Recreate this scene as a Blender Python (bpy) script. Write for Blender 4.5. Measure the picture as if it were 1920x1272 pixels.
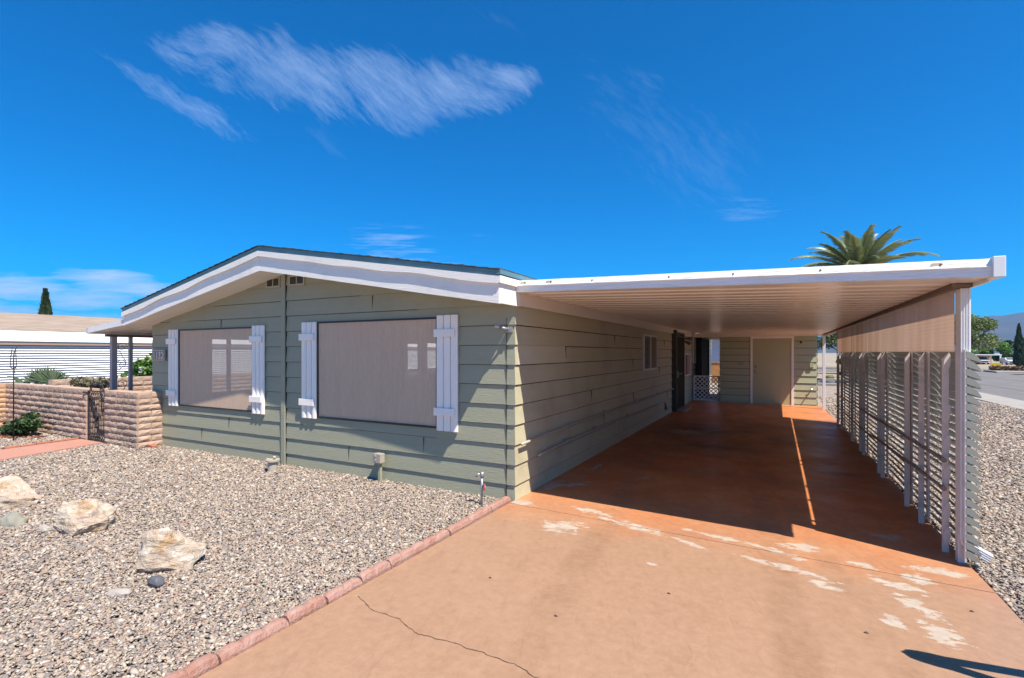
import bpy, bmesh, math, random
import numpy as np
from mathutils import Vector, Matrix, noise
R = math.radians
random.seed(7); RNG = np.random.default_rng(11)
for o in list(bpy.data.objects): bpy.data.objects.remove(o)
scene = bpy.context.scene
COL = scene.collection

# ------------------------------------------------------------------ camera
CAM = (2.461, -4.688, 1.58)
cd = bpy.data.cameras.new('camera'); cam = bpy.data.objects.new('camera', cd); COL.objects.link(cam)
cam.location = CAM; cam.rotation_euler = (R(90), 0, R(28))
cd.sensor_width = 36; cd.lens = 935*36/1920; cd.shift_y = 25/1920
cd.clip_start = 0.05; cd.clip_end = 20000
scene.camera = cam
scene.view_settings.view_transform = 'Standard'; scene.view_settings.look = 'None'
scene.view_settings.gamma = 1; scene.view_settings.exposure = 0.80
scene.render.resolution_x = 1024; scene.render.resolution_y = 678

# ------------------------------------------------------------------ sun and sky
SUNV = Vector((.575, -.235, 1)).normalized()          # towards the sun
SUN_E = 5.0; SKY_S = 0.067
sd = bpy.data.lights.new('sun', 'SUN'); sd.energy = SUN_E; sd.angle = R(.5); sd.color = (1, .93, .81)
sun = bpy.data.objects.new('sun', sd); COL.objects.link(sun); sun.location = (20, -10, 40)
sun.rotation_euler = SUNV.to_track_quat('Z', 'Y').to_euler()
w = bpy.data.worlds.new('World'); scene.world = w; w.use_nodes = True
nt = w.node_tree; nt.nodes.clear()
class NB:
    """tiny node helper"""
    def __init__(s, tree): s.t = tree
    def n(s, typ, **kw):
        nd = s.t.nodes.new(typ)
        for k, v in kw.items(): setattr(nd, k, v)
        return nd
    def put(s, sock, v):
        if isinstance(v, bpy.types.NodeSocket): s.t.links.new(v, sock)
        elif v is not None:
            if sock.type == 'RGBA' and len(v) == 3: v = (*v, 1)
            sock.default_value = v
    def m(s, op, a, b=None, c=None, clamp=False):
        nd = s.n('ShaderNodeMath', operation=op, use_clamp=clamp)
        for i, v in enumerate((a, b, c)):
            if v is not None: s.put(nd.inputs[i], v)
        return nd.outputs[0]
    def mix(s, f, a, b, blend='MIX'):
        nd = s.n('ShaderNodeMix', data_type='RGBA', blend_type=blend, clamp_factor=True)
        s.put(nd.inputs[0], f); s.put(nd.inputs[6], a); s.put(nd.inputs[7], b)
        return nd.outputs[2]
    def noise(s, vec, scale, detail=4, rough=.55, dist=0, out=0, lac=2):
        nd = s.n('ShaderNodeTexNoise'); s.put(nd.inputs['Vector'], vec)
        nd.inputs['Scale'].default_value = scale; nd.inputs['Detail'].default_value = detail
        nd.inputs['Roughness'].default_value = rough; nd.inputs['Distortion'].default_value = dist
        return nd.outputs[out]
    def vor(s, vec, scale, feature='F1', out=0, rnd=1):
        nd = s.n('ShaderNodeTexVoronoi', feature=feature); s.put(nd.inputs['Vector'], vec)
        nd.inputs['Scale'].default_value = scale; nd.inputs['Randomness'].default_value = rnd
        return nd.outputs[out]
    def map(s, vec, loc=(0, 0, 0), rot=(0, 0, 0), sc=(1, 1, 1)):
        nd = s.n('ShaderNodeMapping'); s.put(nd.inputs[0], vec)
        nd.inputs[1].default_value = loc; nd.inputs[2].default_value = rot; nd.inputs[3].default_value = sc
        return nd.outputs[0]
    def ramp(s, f, stops, interp='LINEAR'):
        nd = s.n('ShaderNodeValToRGB'); nd.color_ramp.interpolation = interp
        e = nd.color_ramp.elements
        while len(e) < len(stops): e.new(.5)
        for i, (p, c) in enumerate(stops):
            e[i].position = p
            e[i].color = (*c, 1) if hasattr(c, '__len__') else (c, c, c, 1)
        s.put(nd.inputs[0], f)
        return nd.outputs[0]
    def rng(s, v, a, b, c=0, d=1):
        nd = s.n('ShaderNodeMapRange'); s.put(nd.inputs[0], v)
        for i, x in enumerate((a, b, c, d)): nd.inputs[i+1].default_value = x
        return nd.outputs[0]
    def dot(s, v, c):
        nd = s.n('ShaderNodeVectorMath', operation='DOT_PRODUCT'); s.put(nd.inputs[0], v); nd.inputs[1].default_value = c
        return nd.outputs['Value']
    def xyz(s, x, y, z=0.0):
        nd = s.n('ShaderNodeCombineXYZ')
        for i, v in enumerate((x, y, z)): s.put(nd.inputs[i], v)
        return nd.outputs[0]
    def sep(s, v):
        nd = s.n('ShaderNodeSeparateXYZ'); s.put(nd.inputs[0], v); return nd.outputs

b = NB(nt)
sky = b.n('ShaderNodeTexSky', sky_type='NISHITA', sun_disc=False)
sky.sun_elevation = math.asin(SUNV.z); sky.sun_rotation = math.atan2(SUNV.x, SUNV.y)
sky.altitude = 900; sky.air_density = 1.0; sky.dust_density = .35; sky.ozone_density = 3.0
dirv = b.n('ShaderNodeTexCoord').outputs['Generated']
skycol = b.mix(1, sky.outputs[0], (.005, .82, 1.5), 'MULTIPLY')
# cirrus: a plane standing in the northwest of the sky, streaks drawn by stretched noise
FW = (-.4695, .8829, 0); RT = (.8829, .4695, 0)
df = b.m('MAXIMUM', b.dot(dirv, FW), .02)
u = b.m('DIVIDE', b.dot(dirv, RT), df); v = b.m('DIVIDE', b.sep(dirv)[2], df)
uv = b.xyz(u, v)
warp = b.n('ShaderNodeVectorMath', operation='ADD')
wn = b.n('ShaderNodeVectorMath', operation='SCALE'); b.put(wn.inputs[0], b.noise(uv, 5, 3, .6, out=1)); wn.inputs['Scale'].default_value = .045
b.put(warp.inputs[0], uv); b.put(warp.inputs[1], wn.outputs[0])
w2 = b.n('ShaderNodeVectorMath', operation='SCALE'); b.put(w2.inputs[0], b.noise(b.map(uv, loc=(3, 1, 0)), 2.6, 2, .5, out=1)); w2.inputs['Scale'].default_value = .16
w3 = b.n('ShaderNodeVectorMath', operation='ADD'); b.put(w3.inputs[0], warp.outputs[0]); b.put(w3.inputs[1], w2.outputs[0])
WU = w3.outputs[0]
def blob(cx, cy, rx, ry, rot, src=None):
    mp = b.map(src or WU, rot=(0, 0, -rot), sc=(1, 1, 1))
    # rotate centre into the mapped frame
    c, s_ = math.cos(-rot), math.sin(-rot)
    mx, my = cx+.066, cy+.092
    if src: mx, my = cx, cy
    x0, y0 = mx*c-my*s_, mx*s_+my*c
    X, Y, _ = b.sep(mp)
    dx = b.m('DIVIDE', b.m('SUBTRACT', X, x0), rx); dy = b.m('DIVIDE', b.m('SUBTRACT', Y, y0), ry)
    d = b.m('ADD', b.m('MULTIPLY', dx, dx), b.m('MULTIPLY', dy, dy))
    return b.rng(d, 1.25, 0, 0, 1)
def mx(*a):
    r = a[0]
    for x in a[1:]: r = b.m('MAXIMUM', r, x)
    return r
st1 = b.noise(b.map(b.map(WU, rot=(0, 0, R(34))), sc=(1.2, 8, 1)), 4.5, 12, .74)
st2 = b.noise(b.map(b.map(WU, rot=(0, 0, R(56))), sc=(1.6, 9, 1)), 5.0, 12, .76)
st3 = b.noise(b.map(b.map(uv, rot=(0, 0, R(44))), sc=(4, 40, 1)), 4.0, 6, .75)
soft = b.noise(uv, 7, 8, .7)
streak = b.m('ADD', b.m('ADD', b.m('MULTIPLY', st1, .40), b.m('MULTIPLY', st2, .25)), b.m('ADD', b.m('MULTIPLY', st3, .13), b.m('MULTIPLY', soft, .22)))
big = mx(blob(-.42, .56, .24, .105, R(-16)), blob(-.22, .545, .19, .095, R(-18)), blob(-.07, .55, .15, .09, R(-8)),
         blob(-.56, .60, .16, .065, R(-14)), blob(.03, .565, .08, .05, R(-20)))
tail = blob(-.63, .505, .20, .034, R(-33))
faint = mx(b.m('MULTIPLY', blob(.37, .43, .30, .13, R(-36)), .55), b.m('MULTIPLY', blob(.56, .33, .15, .05, R(-8)), .35), b.m('MULTIPLY', blob(-.0, .70, .10, .12, R(-60)), .3), b.m('MULTIPLY', blob(-.35, .42, .07, .03, R(-40)), .6))
def wisp(env, amp): return b.m('MULTIPLY', b.m('MULTIPLY', b.rng(env, 0, .12), b.rng(b.m('ADD', b.m('MULTIPLY', b.m('SUBTRACT', streak, .5), 2.6), b.m('MULTIPLY', env, .60)), .22, 1.12)), amp)
mask = b.m('MAXIMUM', wisp(mx(b.m('MULTIPLY', b.m('POWER', big, 1.2), .95), b.m('MULTIPLY', tail, .75)), .85), wisp(faint, .28))
low_st = b.noise(b.map(uv, sc=(2.2, 22, 1)), 2.4, 8, .65)
low = mx(blob(-.74, .145, .19, .028, R(-2)), blob(-.98, .135, .14, .026, R(-5)), blob(-.95, .085, .24, .022, R(-4)),
         blob(-.83, .115, .14, .02, R(-2)), b.m('MULTIPLY', blob(-.2, .205, .18, .05, R(4)), .30), b.m('MULTIPLY', blob(.57, .305, .14, .035, R(3)), .18))
lowm = b.m('MULTIPLY', b.rng(low, 0, .25), b.rng(b.m('ADD', low_st, b.m('MULTIPLY', low, .42)), .60, .98))
mask = b.m('MULTIPLY', b.m('ADD', b.m('MULTIPLY', mask, .72), b.m('MULTIPLY', lowm, .78)), b.rng(b.dot(dirv, FW), .05, .25), clamp=True)
final = b.mix(mask, skycol, (5.4, 7.0, 10.0))
bg = b.n('ShaderNodeBackground'); b.put(bg.inputs[0], final); bg.inputs[1].default_value = SKY_S
b.t.links.new(bg.outputs[0], b.n('ShaderNodeOutputWorld').inputs[0])

# ------------------------------------------------------------------ materials
MATS = {}
def mat(name, base, rough=.6, vary=0, vscale=3, bump=0, bscale=60, stretch=(1, 1, 1), col2=None, metal=0, spec=.5, grime=None, gscale=1.5, trans=0):
    """procedural principled material: base colour broken up by noise, optional second colour, grain bump"""
    m = bpy.data.materials.new(name); m.use_nodes = True; MATS[name] = m
    t = m.node_tree; n = NB(t); bs = t.nodes['Principled BSDF']
    tc = n.n('ShaderNodeTexCoord').outputs['Object']
    col = None
    if vary or col2:
        c2 = col2 or tuple(max(0, c*(1-vary)) for c in base)
        f = n.rng(n.noise(n.map(tc, sc=stretch), vscale, 6, .6), .33, .67)
        col = n.mix(f, base, c2)
    if grime:
        f = n.rng(n.noise(n.map(tc, loc=(3, 1, 7)), gscale, 8, .7), .52, .72)
        col = n.mix(f, col or base, grime)
    n.put(bs.inputs['Base Color'], col or base)
    bs.inputs['Roughness'].default_value = rough; bs.inputs['Metallic'].default_value = metal
    bs.inputs['Specular IOR Level'].default_value = spec
    if trans:
        bs.inputs['Transmission Weight'].default_value = trans
    if bump:
        bp = n.n('ShaderNodeBump'); bp.inputs['Strength'].default_value = bump; bp.inputs['Distance'].default_value = .01
        n.put(bp.inputs['Height'], n.noise(n.map(tc, sc=stretch), bscale, 5, .6)); n.put(bs.inputs['Normal'], bp.outputs[0])
    return m
SAGE = (.345, .34, .24)
M_SIDE_F = mat('sage_siding', SAGE, .55, .07, 1.3, .5, 26, (.35, .35, 7), grime=(.31, .30, .205))
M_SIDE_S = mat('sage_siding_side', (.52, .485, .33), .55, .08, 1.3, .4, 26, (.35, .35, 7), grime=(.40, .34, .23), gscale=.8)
M_BOARD = mat('sage_new_board', (.58, .54, .39), .55, .05, 2, .5, 30, (.35, .35, 7))
M_SHED = mat('sage_shed_siding', (.44, .45, .29), .55, .07, 1.3, .4, 26, (.35, .35, 7))
M_DOOR = mat('olive_door_paint', (.44, .43, .25), .5, .06, 1, .1, 30)
M_TRIM = mat('white_wood_trim', (.86, .82, .76), .5, .04, 2, .35, 22, (.4, .4, 6), grime=(.70, .68, .63))
M_SOFFIT = mat('soffit_paint', (.82, .77, .70), .6, .05, 2, .1, 30)
M_TEAL = mat('teal_drip_edge', (.12, .24, .28), .4, .1, 4)
M_SHINGLE = mat('dark_shingles', (.07, .075, .08), .9, .4, 9, .8, 60)
M_STRIP = mat('eave_strip_paint', (.80, .72, .64), .5, .06, 2, .05, 30)
M_SHUT = mat('lilac_white_shutter', (.92, .86, .80), .35, .03, 2)
M_BLACK = mat('black_frame', (.02, .02, .02), .45)
M_IRON = mat('wrought_iron', (.03, .028, .035), .5, .2, 8)
M_BRONZE = mat('bronze_iron_door', (.075, .065, .05), .5, .2, 8)
M_DARKWALL = mat('interior_paint', (.25, .22, .18), .8)
M_METALW = mat('white_aluminium', (.78, .77, .76), .35, .04, 3, grime=(.72, .70, .66), gscale=3)
M_POSTG = mat('greyish_white_post', (.78, .69, .63), .45, .08, 5, grime=(.45, .42, .39), gscale=6)
M_DECK = mat('carport_roof_pan', (.90, .81, .74), .26, .06, 1.2, grime=(.80, .70, .62), gscale=1.0)
M_BEAM = mat('carport_beam', (.20, .13, .10), .6, .3, 6)
M_GALV = mat('galvanised', (.45, .46, .48), .4, .2, 9, metal=.7)
M_PIPE = mat('brownish_pipe', (.30, .23, .18), .4, .3, 9)
M_PVC = mat('white_pvc', (.42, .37, .30), .45, .15, 6)
M_FASCW = mat('embossed_fascia', (.88, .87, .86), .38, .16, 9, .9, 11, (.5, .5, 9))
M_RUST = mat('rust', (.35, .17, .06), .8, .4, 30)
M_RUSTS = mat('rust_stain', (.72, .58, .38), .5, .2, 30)
M_LOUV = mat('louver_enamel', (.50, .47, .41), .4, .1, 4, grime=(.35, .30, .27), gscale=4)
M_POSTD = mat('patio_post_paint', (.34, .33, .35), .5, .1, 5)
M_EDGE = mat('red_edging_concrete', (.32, .15, .11), .9, .3, 9, 1.0, 70, col2=(.40, .25, .205))
M_BRICKR = mat('red_brick', (.42, .16, .10), .9, .3, 12, .5, 60)
M_BLOCK = mat('slump_block', (.46, .325, .245), .95, .2, 3.5, 1.0, 30, col2=(.36, .24, .18), grime=(.58, .43, .33), gscale=5)
M_BLOCKO = mat('slump_block_tan', (.56, .34, .20), .9, .2, 3.5, .8, 24)
M_MORTAR = mat('mortar', (.45, .35, .29), .95, .2, 20)
M_TANSH = mat('tan_shingles', (.36, .275, .21), .9, .35, 6, .6, 40, (1, .25, 3))
M_NWHITE = mat('neighbour_white', (.85, .85, .85), .4)
M_NBROWN = mat('neighbour_brown', (.32, .22, .16), .6)
M_FENCEO = mat('orange_wood', (.50, .22, .06), .7, .3, 5)
M_STUCCO = mat('blue_grey_stucco', (.45, .46, .52), .9)
M_PINK = mat('pinkish_stucco', (.50, .36, .30), .9)
M_GLASSD = mat('dark_glass', (.02, .025, .03), .08)
M_TANSCR = mat('tan_screen', (.22, .16, .11), .7, .1, 20)
M_RED = mat('red_plastic', (.5, .04, .03), .4)
M_YEL = mat('yellow_paint', (.8, .5, .02), .5)
M_GREENS = mat('green_sign', (.02, .3, .16), .5)
M_CAR = mat('white_car_paint', (.75, .76, .78), .2)
M_TYRE = mat('rubber', (.03, .03, .03), .8)
M_BARK = mat('bark', (.16, .12, .09), .9, .4, 8, .8, 20)
M_PALMT = mat('palm_trunk', (.22, .16, .11), .95, .5, 10, 1, 12)
M_LITTER = mat('leaf_litter', (.30, .11, .05), .9, .5, 20)
M_CRACK = mat('crack_dark', (.09, .055, .035), .9, .5, 40)  # dark tone of cracks, tar seams and crumbs
M_JOINT = mat('joint_dirt', (.10, .05, .03), .9, .4, 30)
M_KERB = mat('concrete', (.34, .31, .275), .9, .15, 2, .3, 30)
M_DIGIT = mat('cream_digit', (.66, .60, .52), .6)
M_TILE = mat('brown_tile', (.09, .05, .04), .4)
M_COBD = mat('dark_cobble', (.10, .10, .12), .6, .3, 12, .3, 30)
M_COBW = mat('pale_cobble', (.40, .35, .31), .7, .2, 9, .3, 30)

def foliage(name, cols, rough=.55, trl=.25):
    m = bpy.data.materials.new(name); m.use_nodes = True
    t = m.node_tree; n = NB(t); bs = t.nodes['Principled BSDF']
    at = n.n('ShaderNodeAttribute', attribute_name='rnd').outputs['Fac']
    c = n.ramp(at, [(i/(len(cols)-1), c) for i, c in enumerate(cols)])
    n.put(bs.inputs['Base Color'], c); bs.inputs['Roughness'].default_value = rough
    tr = n.n('ShaderNodeBsdfTranslucent'); n.put(tr.inputs[0], c)
    mxs = n.n('ShaderNodeMixShader'); mxs.inputs[0].default_value = trl
    out = t.nodes['Material Output']
    t.links.new(bs.outputs[0], mxs.inputs[1]); t.links.new(tr.outputs[0], mxs.inputs[2]); t.links.new(mxs.outputs[0], out.inputs[0])
    return m
F_PALM = foliage('palm_leaf', [(.09, .13, .055), (.25, .28, .12), (.50, .45, .22)], .4)
F_DARK = foliage('dark_leaf', [(.02, .05, .015), (.04, .085, .025), (.07, .12, .03)])
F_CYP = foliage('cypress_leaf', [(.015, .035, .015), (.03, .06, .02), (.05, .09, .03)])
F_MESQ = foliage('mesquite_leaf', [(.08, .11, .03), (.14, .18, .05), (.20, .24, .08)])
F_LIME = foliage('bright_leaf', [(.06, .14, .02), (.12, .24, .03), (.2, .32, .05)])
F_OLIVE = foliage('dry_leaf', [(.10, .10, .05), (.2, .18, .09), (.3, .25, .15)])
F_RUST = foliage('rusty_cactus', [(.10, .05, .03), (.2, .11, .06), (.25, .2, .1)])
F_AGAVE = foliage('agave_leaf', [(.07, .11, .06), (.12, .17, .08), (.18, .22, .12)], .45)

# gravel (ground sheet), pebble, driveway, screen, hills
def gravel_mat():
    m = bpy.data.materials.new('gravel_ground'); m.use_nodes = True; t = m.node_tree; n = NB(t); bs = t.nodes['Principled BSDF']
    tc = n.n('ShaderNodeTexCoord').outputs['Object']
    v = n.n('ShaderNodeTexVoronoi'); n.put(v.inputs['Vector'], tc); v.inputs['Scale'].default_value = 38
    c = n.ramp(n.sep(v.outputs['Color'])[0], PEB)
    far = n.mix(n.rng(n.noise(tc, .12, 6, .6), .4, .6), (.36, .28, .215), (.27, .235, .16))
    X, Y, Z = n.sep(tc)
    r = n.m('SQRT', n.m('ADD', n.m('MULTIPLY', X, X), n.m('MULTIPLY', Y, Y)))
    c = n.mix(n.rng(r, 22, 45), c, far)
    n.put(bs.inputs['Base Color'], c); bs.inputs['Roughness'].default_value = .9
    bp = n.n('ShaderNodeBump'); bp.inputs['Strength'].default_value = 1; bp.inputs['Distance'].default_value = .02; bp.invert = True
    n.put(bp.inputs['Height'], v.outputs['Distance']); n.put(bs.inputs['Normal'], bp.outputs[0])
    return m
PEB = [(0, (0.273, 0.207, 0.158)), (.1, (0.378, 0.299, 0.229)), (.22, (0.176, 0.150, 0.136)), (.34, (0.484, 0.405, 0.317)), (.46, (0.290, 0.172, 0.128)), (.55, (0.114, 0.110, 0.123)),
       (.64, (0.414, 0.343, 0.282)), (.74, (0.211, 0.185, 0.189)), (.82, (0.352, 0.238, 0.150)), (.89, (0.581, 0.519, 0.440)), (.95, (0.211, 0.106, 0.079)), (.98, (0.070, 0.066, 0.070))]
def pebble_mat():
    m = bpy.data.materials.new('pebble'); m.use_nodes = True; t = m.node_tree; n = NB(t); bs = t.nodes['Principled BSDF']
    at = n.n('ShaderNodeAttribute', attribute_name='rnd').outputs['Fac']
    tc = n.n('ShaderNodeTexCoord').outputs['Object']
    c = n.ramp(at, PEB, 'CONSTANT')
    c = n.mix(.36, c, n.mix(n.rng(n.noise(tc, 90, 3), .35, .65), (.46, .38, .31), (.22, .18, .15)), 'MIX')
    patch = n.rng(n.noise(tc, .55, 4, .6), .58, .74)
    c = n.mix(n.m('MULTIPLY', patch, .45), c, (.46, .30, .17))
    n.put(bs.inputs['Base Color'], c); bs.inputs['Roughness'].default_value = .75
    return m
M_GRAVEL = gravel_mat(); M_PEB = pebble_mat()

PATCH = [(.10, .75, .16, .40, 0), (.10, -.05, .20, .12, 0), (.76, -.50, .28, .22, .3), (.85, .02, .30, .10, -.2), (2.06, -.13, .50, .06, -.22), (2.50, -.26, .24, .07, -.5), (1.80, -.37, .24, .045, -.5),
         (2.55, -.55, .36, .075, -.35), (2.33, -.50, .24, .05, -.25), (2.74, -.74, .16, .07, -.5), (1.63, -.94, .06, .035, 0), (2.62, -.05, .2, .12, .3),
         (3.02, -.23, .18, .06, -.3), (3.17, -.50, .22, .09, -.4), (3.30, -.33, .14, .12, -.6), (3.26, -1.10, .13, .16, .3), (3.22, -.82, .10, .22, .5), (3.06, -1.08, .08, .12, .2), (3.31, .56, .22, .10, 0),
         (1.30, -.20, .5, .10, -.3), (3.5, -.1, .3, .10, 0), (.35, .9, .12, .3, -.6), (1.0, 1.6, .1, .1, 0), (.9, 5.6, .5, .5, 0), (.28, 1.9, .05, .4, 0)]
def drive_mat():
    m = bpy.data.materials.new('painted_concrete_slab'); m.use_nodes = True; t = m.node_tree; n = NB(t); bs = t.nodes['Principled BSDF']
    tc = n.n('ShaderNodeTexCoord').outputs['Object']
    base = n.mix(n.rng(n.noise(tc, .9, 8, .65), .36, .64), (.56, .19, .060), (.44, .13, .036))  # deeper red under the roof, its shade put into the colour
    base = n.mix(n.rng(n.noise(n.map(tc, loc=(2, 5, 1)), 2.7, 10, .75), .47, .68), base, (.60, .25, .10))
    Xo, Yo, _ = n.sep(tc)
    worn_lit = n.m('MULTIPLY', n.rng(n.m('ADD', Yo, n.m('MULTIPLY', n.m('SUBTRACT', n.noise(tc, 1.1, 4), .5), 1.2)), .75, -.6), .93)                    # wear and weathering, plus the paler sunlit tone painted in outside the carport
    base = n.mix(worn_lit, base, (.315, .20, .132))
    # tyre tracks with a fine tread
    def track(x0, wd, slope):
        cx = n.m('ADD', n.m('SUBTRACT', Xo, x0), n.m('MULTIPLY', Yo, slope))
        a = n.m('ABSOLUTE', cx); return n.rng(a, wd, wd*.55)
    tread = n.n('ShaderNodeTexWave', wave_type='BANDS', bands_direction='Y'); n.put(tread.inputs[0], tc)
    tread.inputs['Scale'].default_value = 9; tread.inputs['Distortion'].default_value = 5; tread.inputs['Detail'].default_value = 3; tread.inputs['Detail Scale'].default_value = 2
    tr = n.m('MAXIMUM', track(1.05, .15, .10), n.m('MAXIMUM', track(2.42, .14, .08), track(2.75, .10, .16)))
    tr = n.m('MULTIPLY', n.m('MULTIPLY', tr, n.rng(n.noise(tc, 2.2, 5), .38, .62)), n.m('ADD', .40, n.m('MULTIPLY', tread.outputs['Fac'], .12)))
    blotch = n.m('MULTIPLY', n.rng(n.noise(n.map(tc, loc=(7, 2, 0), rot=(0, 0, .3), sc=(1, .55, 1)), 3.2, 12, .78), .50, .70), n.m('MULTIPLY', n.rng(Yo, .3, -1.2), .55))
    base = n.mix(blotch, base, (.27, .155, .095))
    speck = n.m('MULTIPLY', n.rng(n.noise(tc, 55, 6, .8), .60, .72), .35)
    base = n.mix(speck, base, (.30, .17, .10))
    base = n.mix(tr, base, (.22, .125, .075))
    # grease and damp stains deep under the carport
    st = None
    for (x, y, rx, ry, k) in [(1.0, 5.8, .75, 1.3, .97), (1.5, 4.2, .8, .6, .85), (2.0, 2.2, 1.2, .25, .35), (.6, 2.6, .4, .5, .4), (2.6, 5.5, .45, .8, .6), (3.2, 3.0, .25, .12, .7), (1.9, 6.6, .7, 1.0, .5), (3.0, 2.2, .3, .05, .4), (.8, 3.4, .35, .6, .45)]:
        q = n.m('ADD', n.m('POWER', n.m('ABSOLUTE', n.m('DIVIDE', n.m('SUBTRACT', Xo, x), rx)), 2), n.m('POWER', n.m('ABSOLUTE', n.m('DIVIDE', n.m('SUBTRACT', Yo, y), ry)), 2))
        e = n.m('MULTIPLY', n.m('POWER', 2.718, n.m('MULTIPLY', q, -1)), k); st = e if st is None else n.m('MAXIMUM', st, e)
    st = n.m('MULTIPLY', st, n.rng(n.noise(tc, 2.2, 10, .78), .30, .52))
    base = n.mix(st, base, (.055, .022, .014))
    mott = n.rng(n.noise(n.map(tc, loc=(1, 8, 0)), 17, 10, .8), .36, .64)
    base = n.mix(.13, base, n.mix(mott, (.16, .075, .035), (.66, .40, .26)))
    vein = n.m('MULTIPLY', n.rng(n.noise(n.map(n.map(tc, rot=(0, 0, 1.2)), sc=(1, 7, 1)), 2.2, 9, .75), .56, .66), .30)
    base = n.mix(vein, base, (.20, .11, .07))
    # peeled paint: bare pale concrete
    gp = None
    for (x, y, rx, ry, a) in PATCH:
        c_, s_ = math.cos(a), math.sin(a)
        dx = n.m('SUBTRACT', Xo, x); dy = n.m('SUBTRACT', Yo, y)
        X2 = n.m('ADD', n.m('MULTIPLY', dx, c_/rx), n.m('MULTIPLY', dy, s_/rx)); Y2 = n.m('ADD', n.m('MULTIPLY', dx, -s_/ry), n.m('MULTIPLY', dy, c_/ry))
        e = n.m('POWER', 2.718, n.m('MULTIPLY', n.m('ADD', n.m('MULTIPLY', X2, X2), n.m('MULTIPLY', Y2, Y2)), -.8))
        gp = e if gp is None else n.m('MAXIMUM', gp, e)
    nz = n.noise(n.map(tc, rot=(0, 0, .25), sc=(.7, 1.4, 1)), 12, 12, .76)
    pe = n.rng(n.m('ADD', n.m('MULTIPLY', gp, .34), nz), .745, .775)
    jb = n.m('SUBTRACT', 1, n.rng(n.m('ABSOLUTE', n.m('ADD', n.m('ADD', Yo, .35), n.m('MULTIPLY', Xo, .06))), 0, 1.0))
    tiny = n.rng(n.m('ADD', n.noise(n.map(tc, loc=(9, 3, 0), rot=(0, 0, .2), sc=(1, 2, 1)), 24, 8, .75), n.m('MULTIPLY', jb, .08)), .70, .72)
    pe = n.m('MAXIMUM', pe, n.m('MULTIPLY', tiny, .8))
    pcol = n.mix(n.rng(n.noise(tc, 14, 6), .3, .7), (.46, .385, .315), (.37, .30, .24))
    base = n.mix(pe, base, pcol)
    # old edge where the paint meets the kerb, light
    n.put(bs.inputs['Base Color'], base)
    ro = n.rng(n.noise(tc, 1.5, 8, .6), .3, .7, .30, .52)
    n.put(bs.inputs['Roughness'], n.m('ADD', ro, n.m('MULTIPLY', pe, .3))); bs.inputs['Specular IOR Level'].default_value = .16
    bp = n.n('ShaderNodeBump'); bp.inputs['Strength'].default_value = .25; bp.inputs['Distance'].default_value = .004
    n.put(bp.inputs['Height'], n.m('SUBTRACT', n.noise(tc, 70, 6, .7), pe)); n.put(bs.inputs['Normal'], bp.outputs[0])
    return m
M_DRIVE = drive_mat()
def screen_mat():
    m = bpy.data.materials.new('woven_sun_screen'); m.use_nodes = True; t = m.node_tree; n = NB(t); bs = t.nodes['Principled BSDF']
    tc = n.n('ShaderNodeTexCoord').outputs['Object']
    f = n.noise(n.map(tc, sc=(1, 1, .05)), 210, 3, .7)
    g = n.noise(n.map(tc, sc=(1, 1, .06)), 30, 3, .6)
    c = n.mix(n.rng(n.m('ADD', n.m('MULTIPLY', f, .7), n.m('MULTIPLY', g, .3)), .35, .65), (.66, .45, .31), (.82, .60, .43))
    n.put(bs.inputs['Base Color'], c); bs.inputs['Roughness'].default_value = .6
    tr = n.n('ShaderNodeBsdfTransparent'); ms = n.n('ShaderNodeMixShader'); ms.inputs[0].default_value = .18
    t.links.new(bs.outputs[0], ms.inputs[1]); t.links.new(tr.outputs[0], ms.inputs[2]); t.links.new(ms.outputs[0], t.nodes['Material Output'].inputs[0])
    return m
M_SCREEN = screen_mat()
def panel_mat():
    m = bpy.data.materials.new('fibreglass_panel'); m.use_nodes = True; t = m.node_tree; n = NB(t); bs = t.nodes['Principled BSDF']
    tc = n.n('ShaderNodeTexCoord').outputs['Object']
    Xo, Yo, Zo = n.sep(tc)
    c = n.mix(n.rng(n.noise(n.map(tc, sc=(1, 1.6, .3)), 2.5, 6, .6), .35, .65), (.68, .46, .34), (.56, .36, .25))
    c = n.mix(n.m('MULTIPLY', n.rng(Yo, 3, 6), n.rng(n.noise(n.map(tc, sc=(1, 3, .1)), 3, 4), .3, .6)), c, (.36, .16, .07))  # browner far end, the dimmer bounce light painted in
    n.put(bs.inputs['Base Color'], c); bs.inputs['Roughness'].default_value = .45
    tr = n.n('ShaderNodeBsdfTranslucent'); n.put(tr.inputs[0], c); ms = n.n('ShaderNodeMixShader'); ms.inputs[0].default_value = .34
    wv = n.n('ShaderNodeTexWave', wave_type='BANDS', bands_direction='Z'); n.put(wv.inputs[0], tc); wv.inputs['Scale'].default_value = 9
    bp = n.n('ShaderNodeBump'); bp.inputs['Strength'].default_value = .15; bp.inputs['Distance'].default_value = .004
    n.put(bp.inputs['Height'], wv.outputs['Fac']); n.put(bs.inputs['Normal'], bp.outputs[0])
    t.links.new(bs.outputs[0], ms.inputs[1]); t.links.new(tr.outputs[0], ms.inputs[2]); t.links.new(ms.outputs[0], t.nodes['Material Output'].inputs[0])
    return m
M_PANEL = panel_mat()
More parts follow.
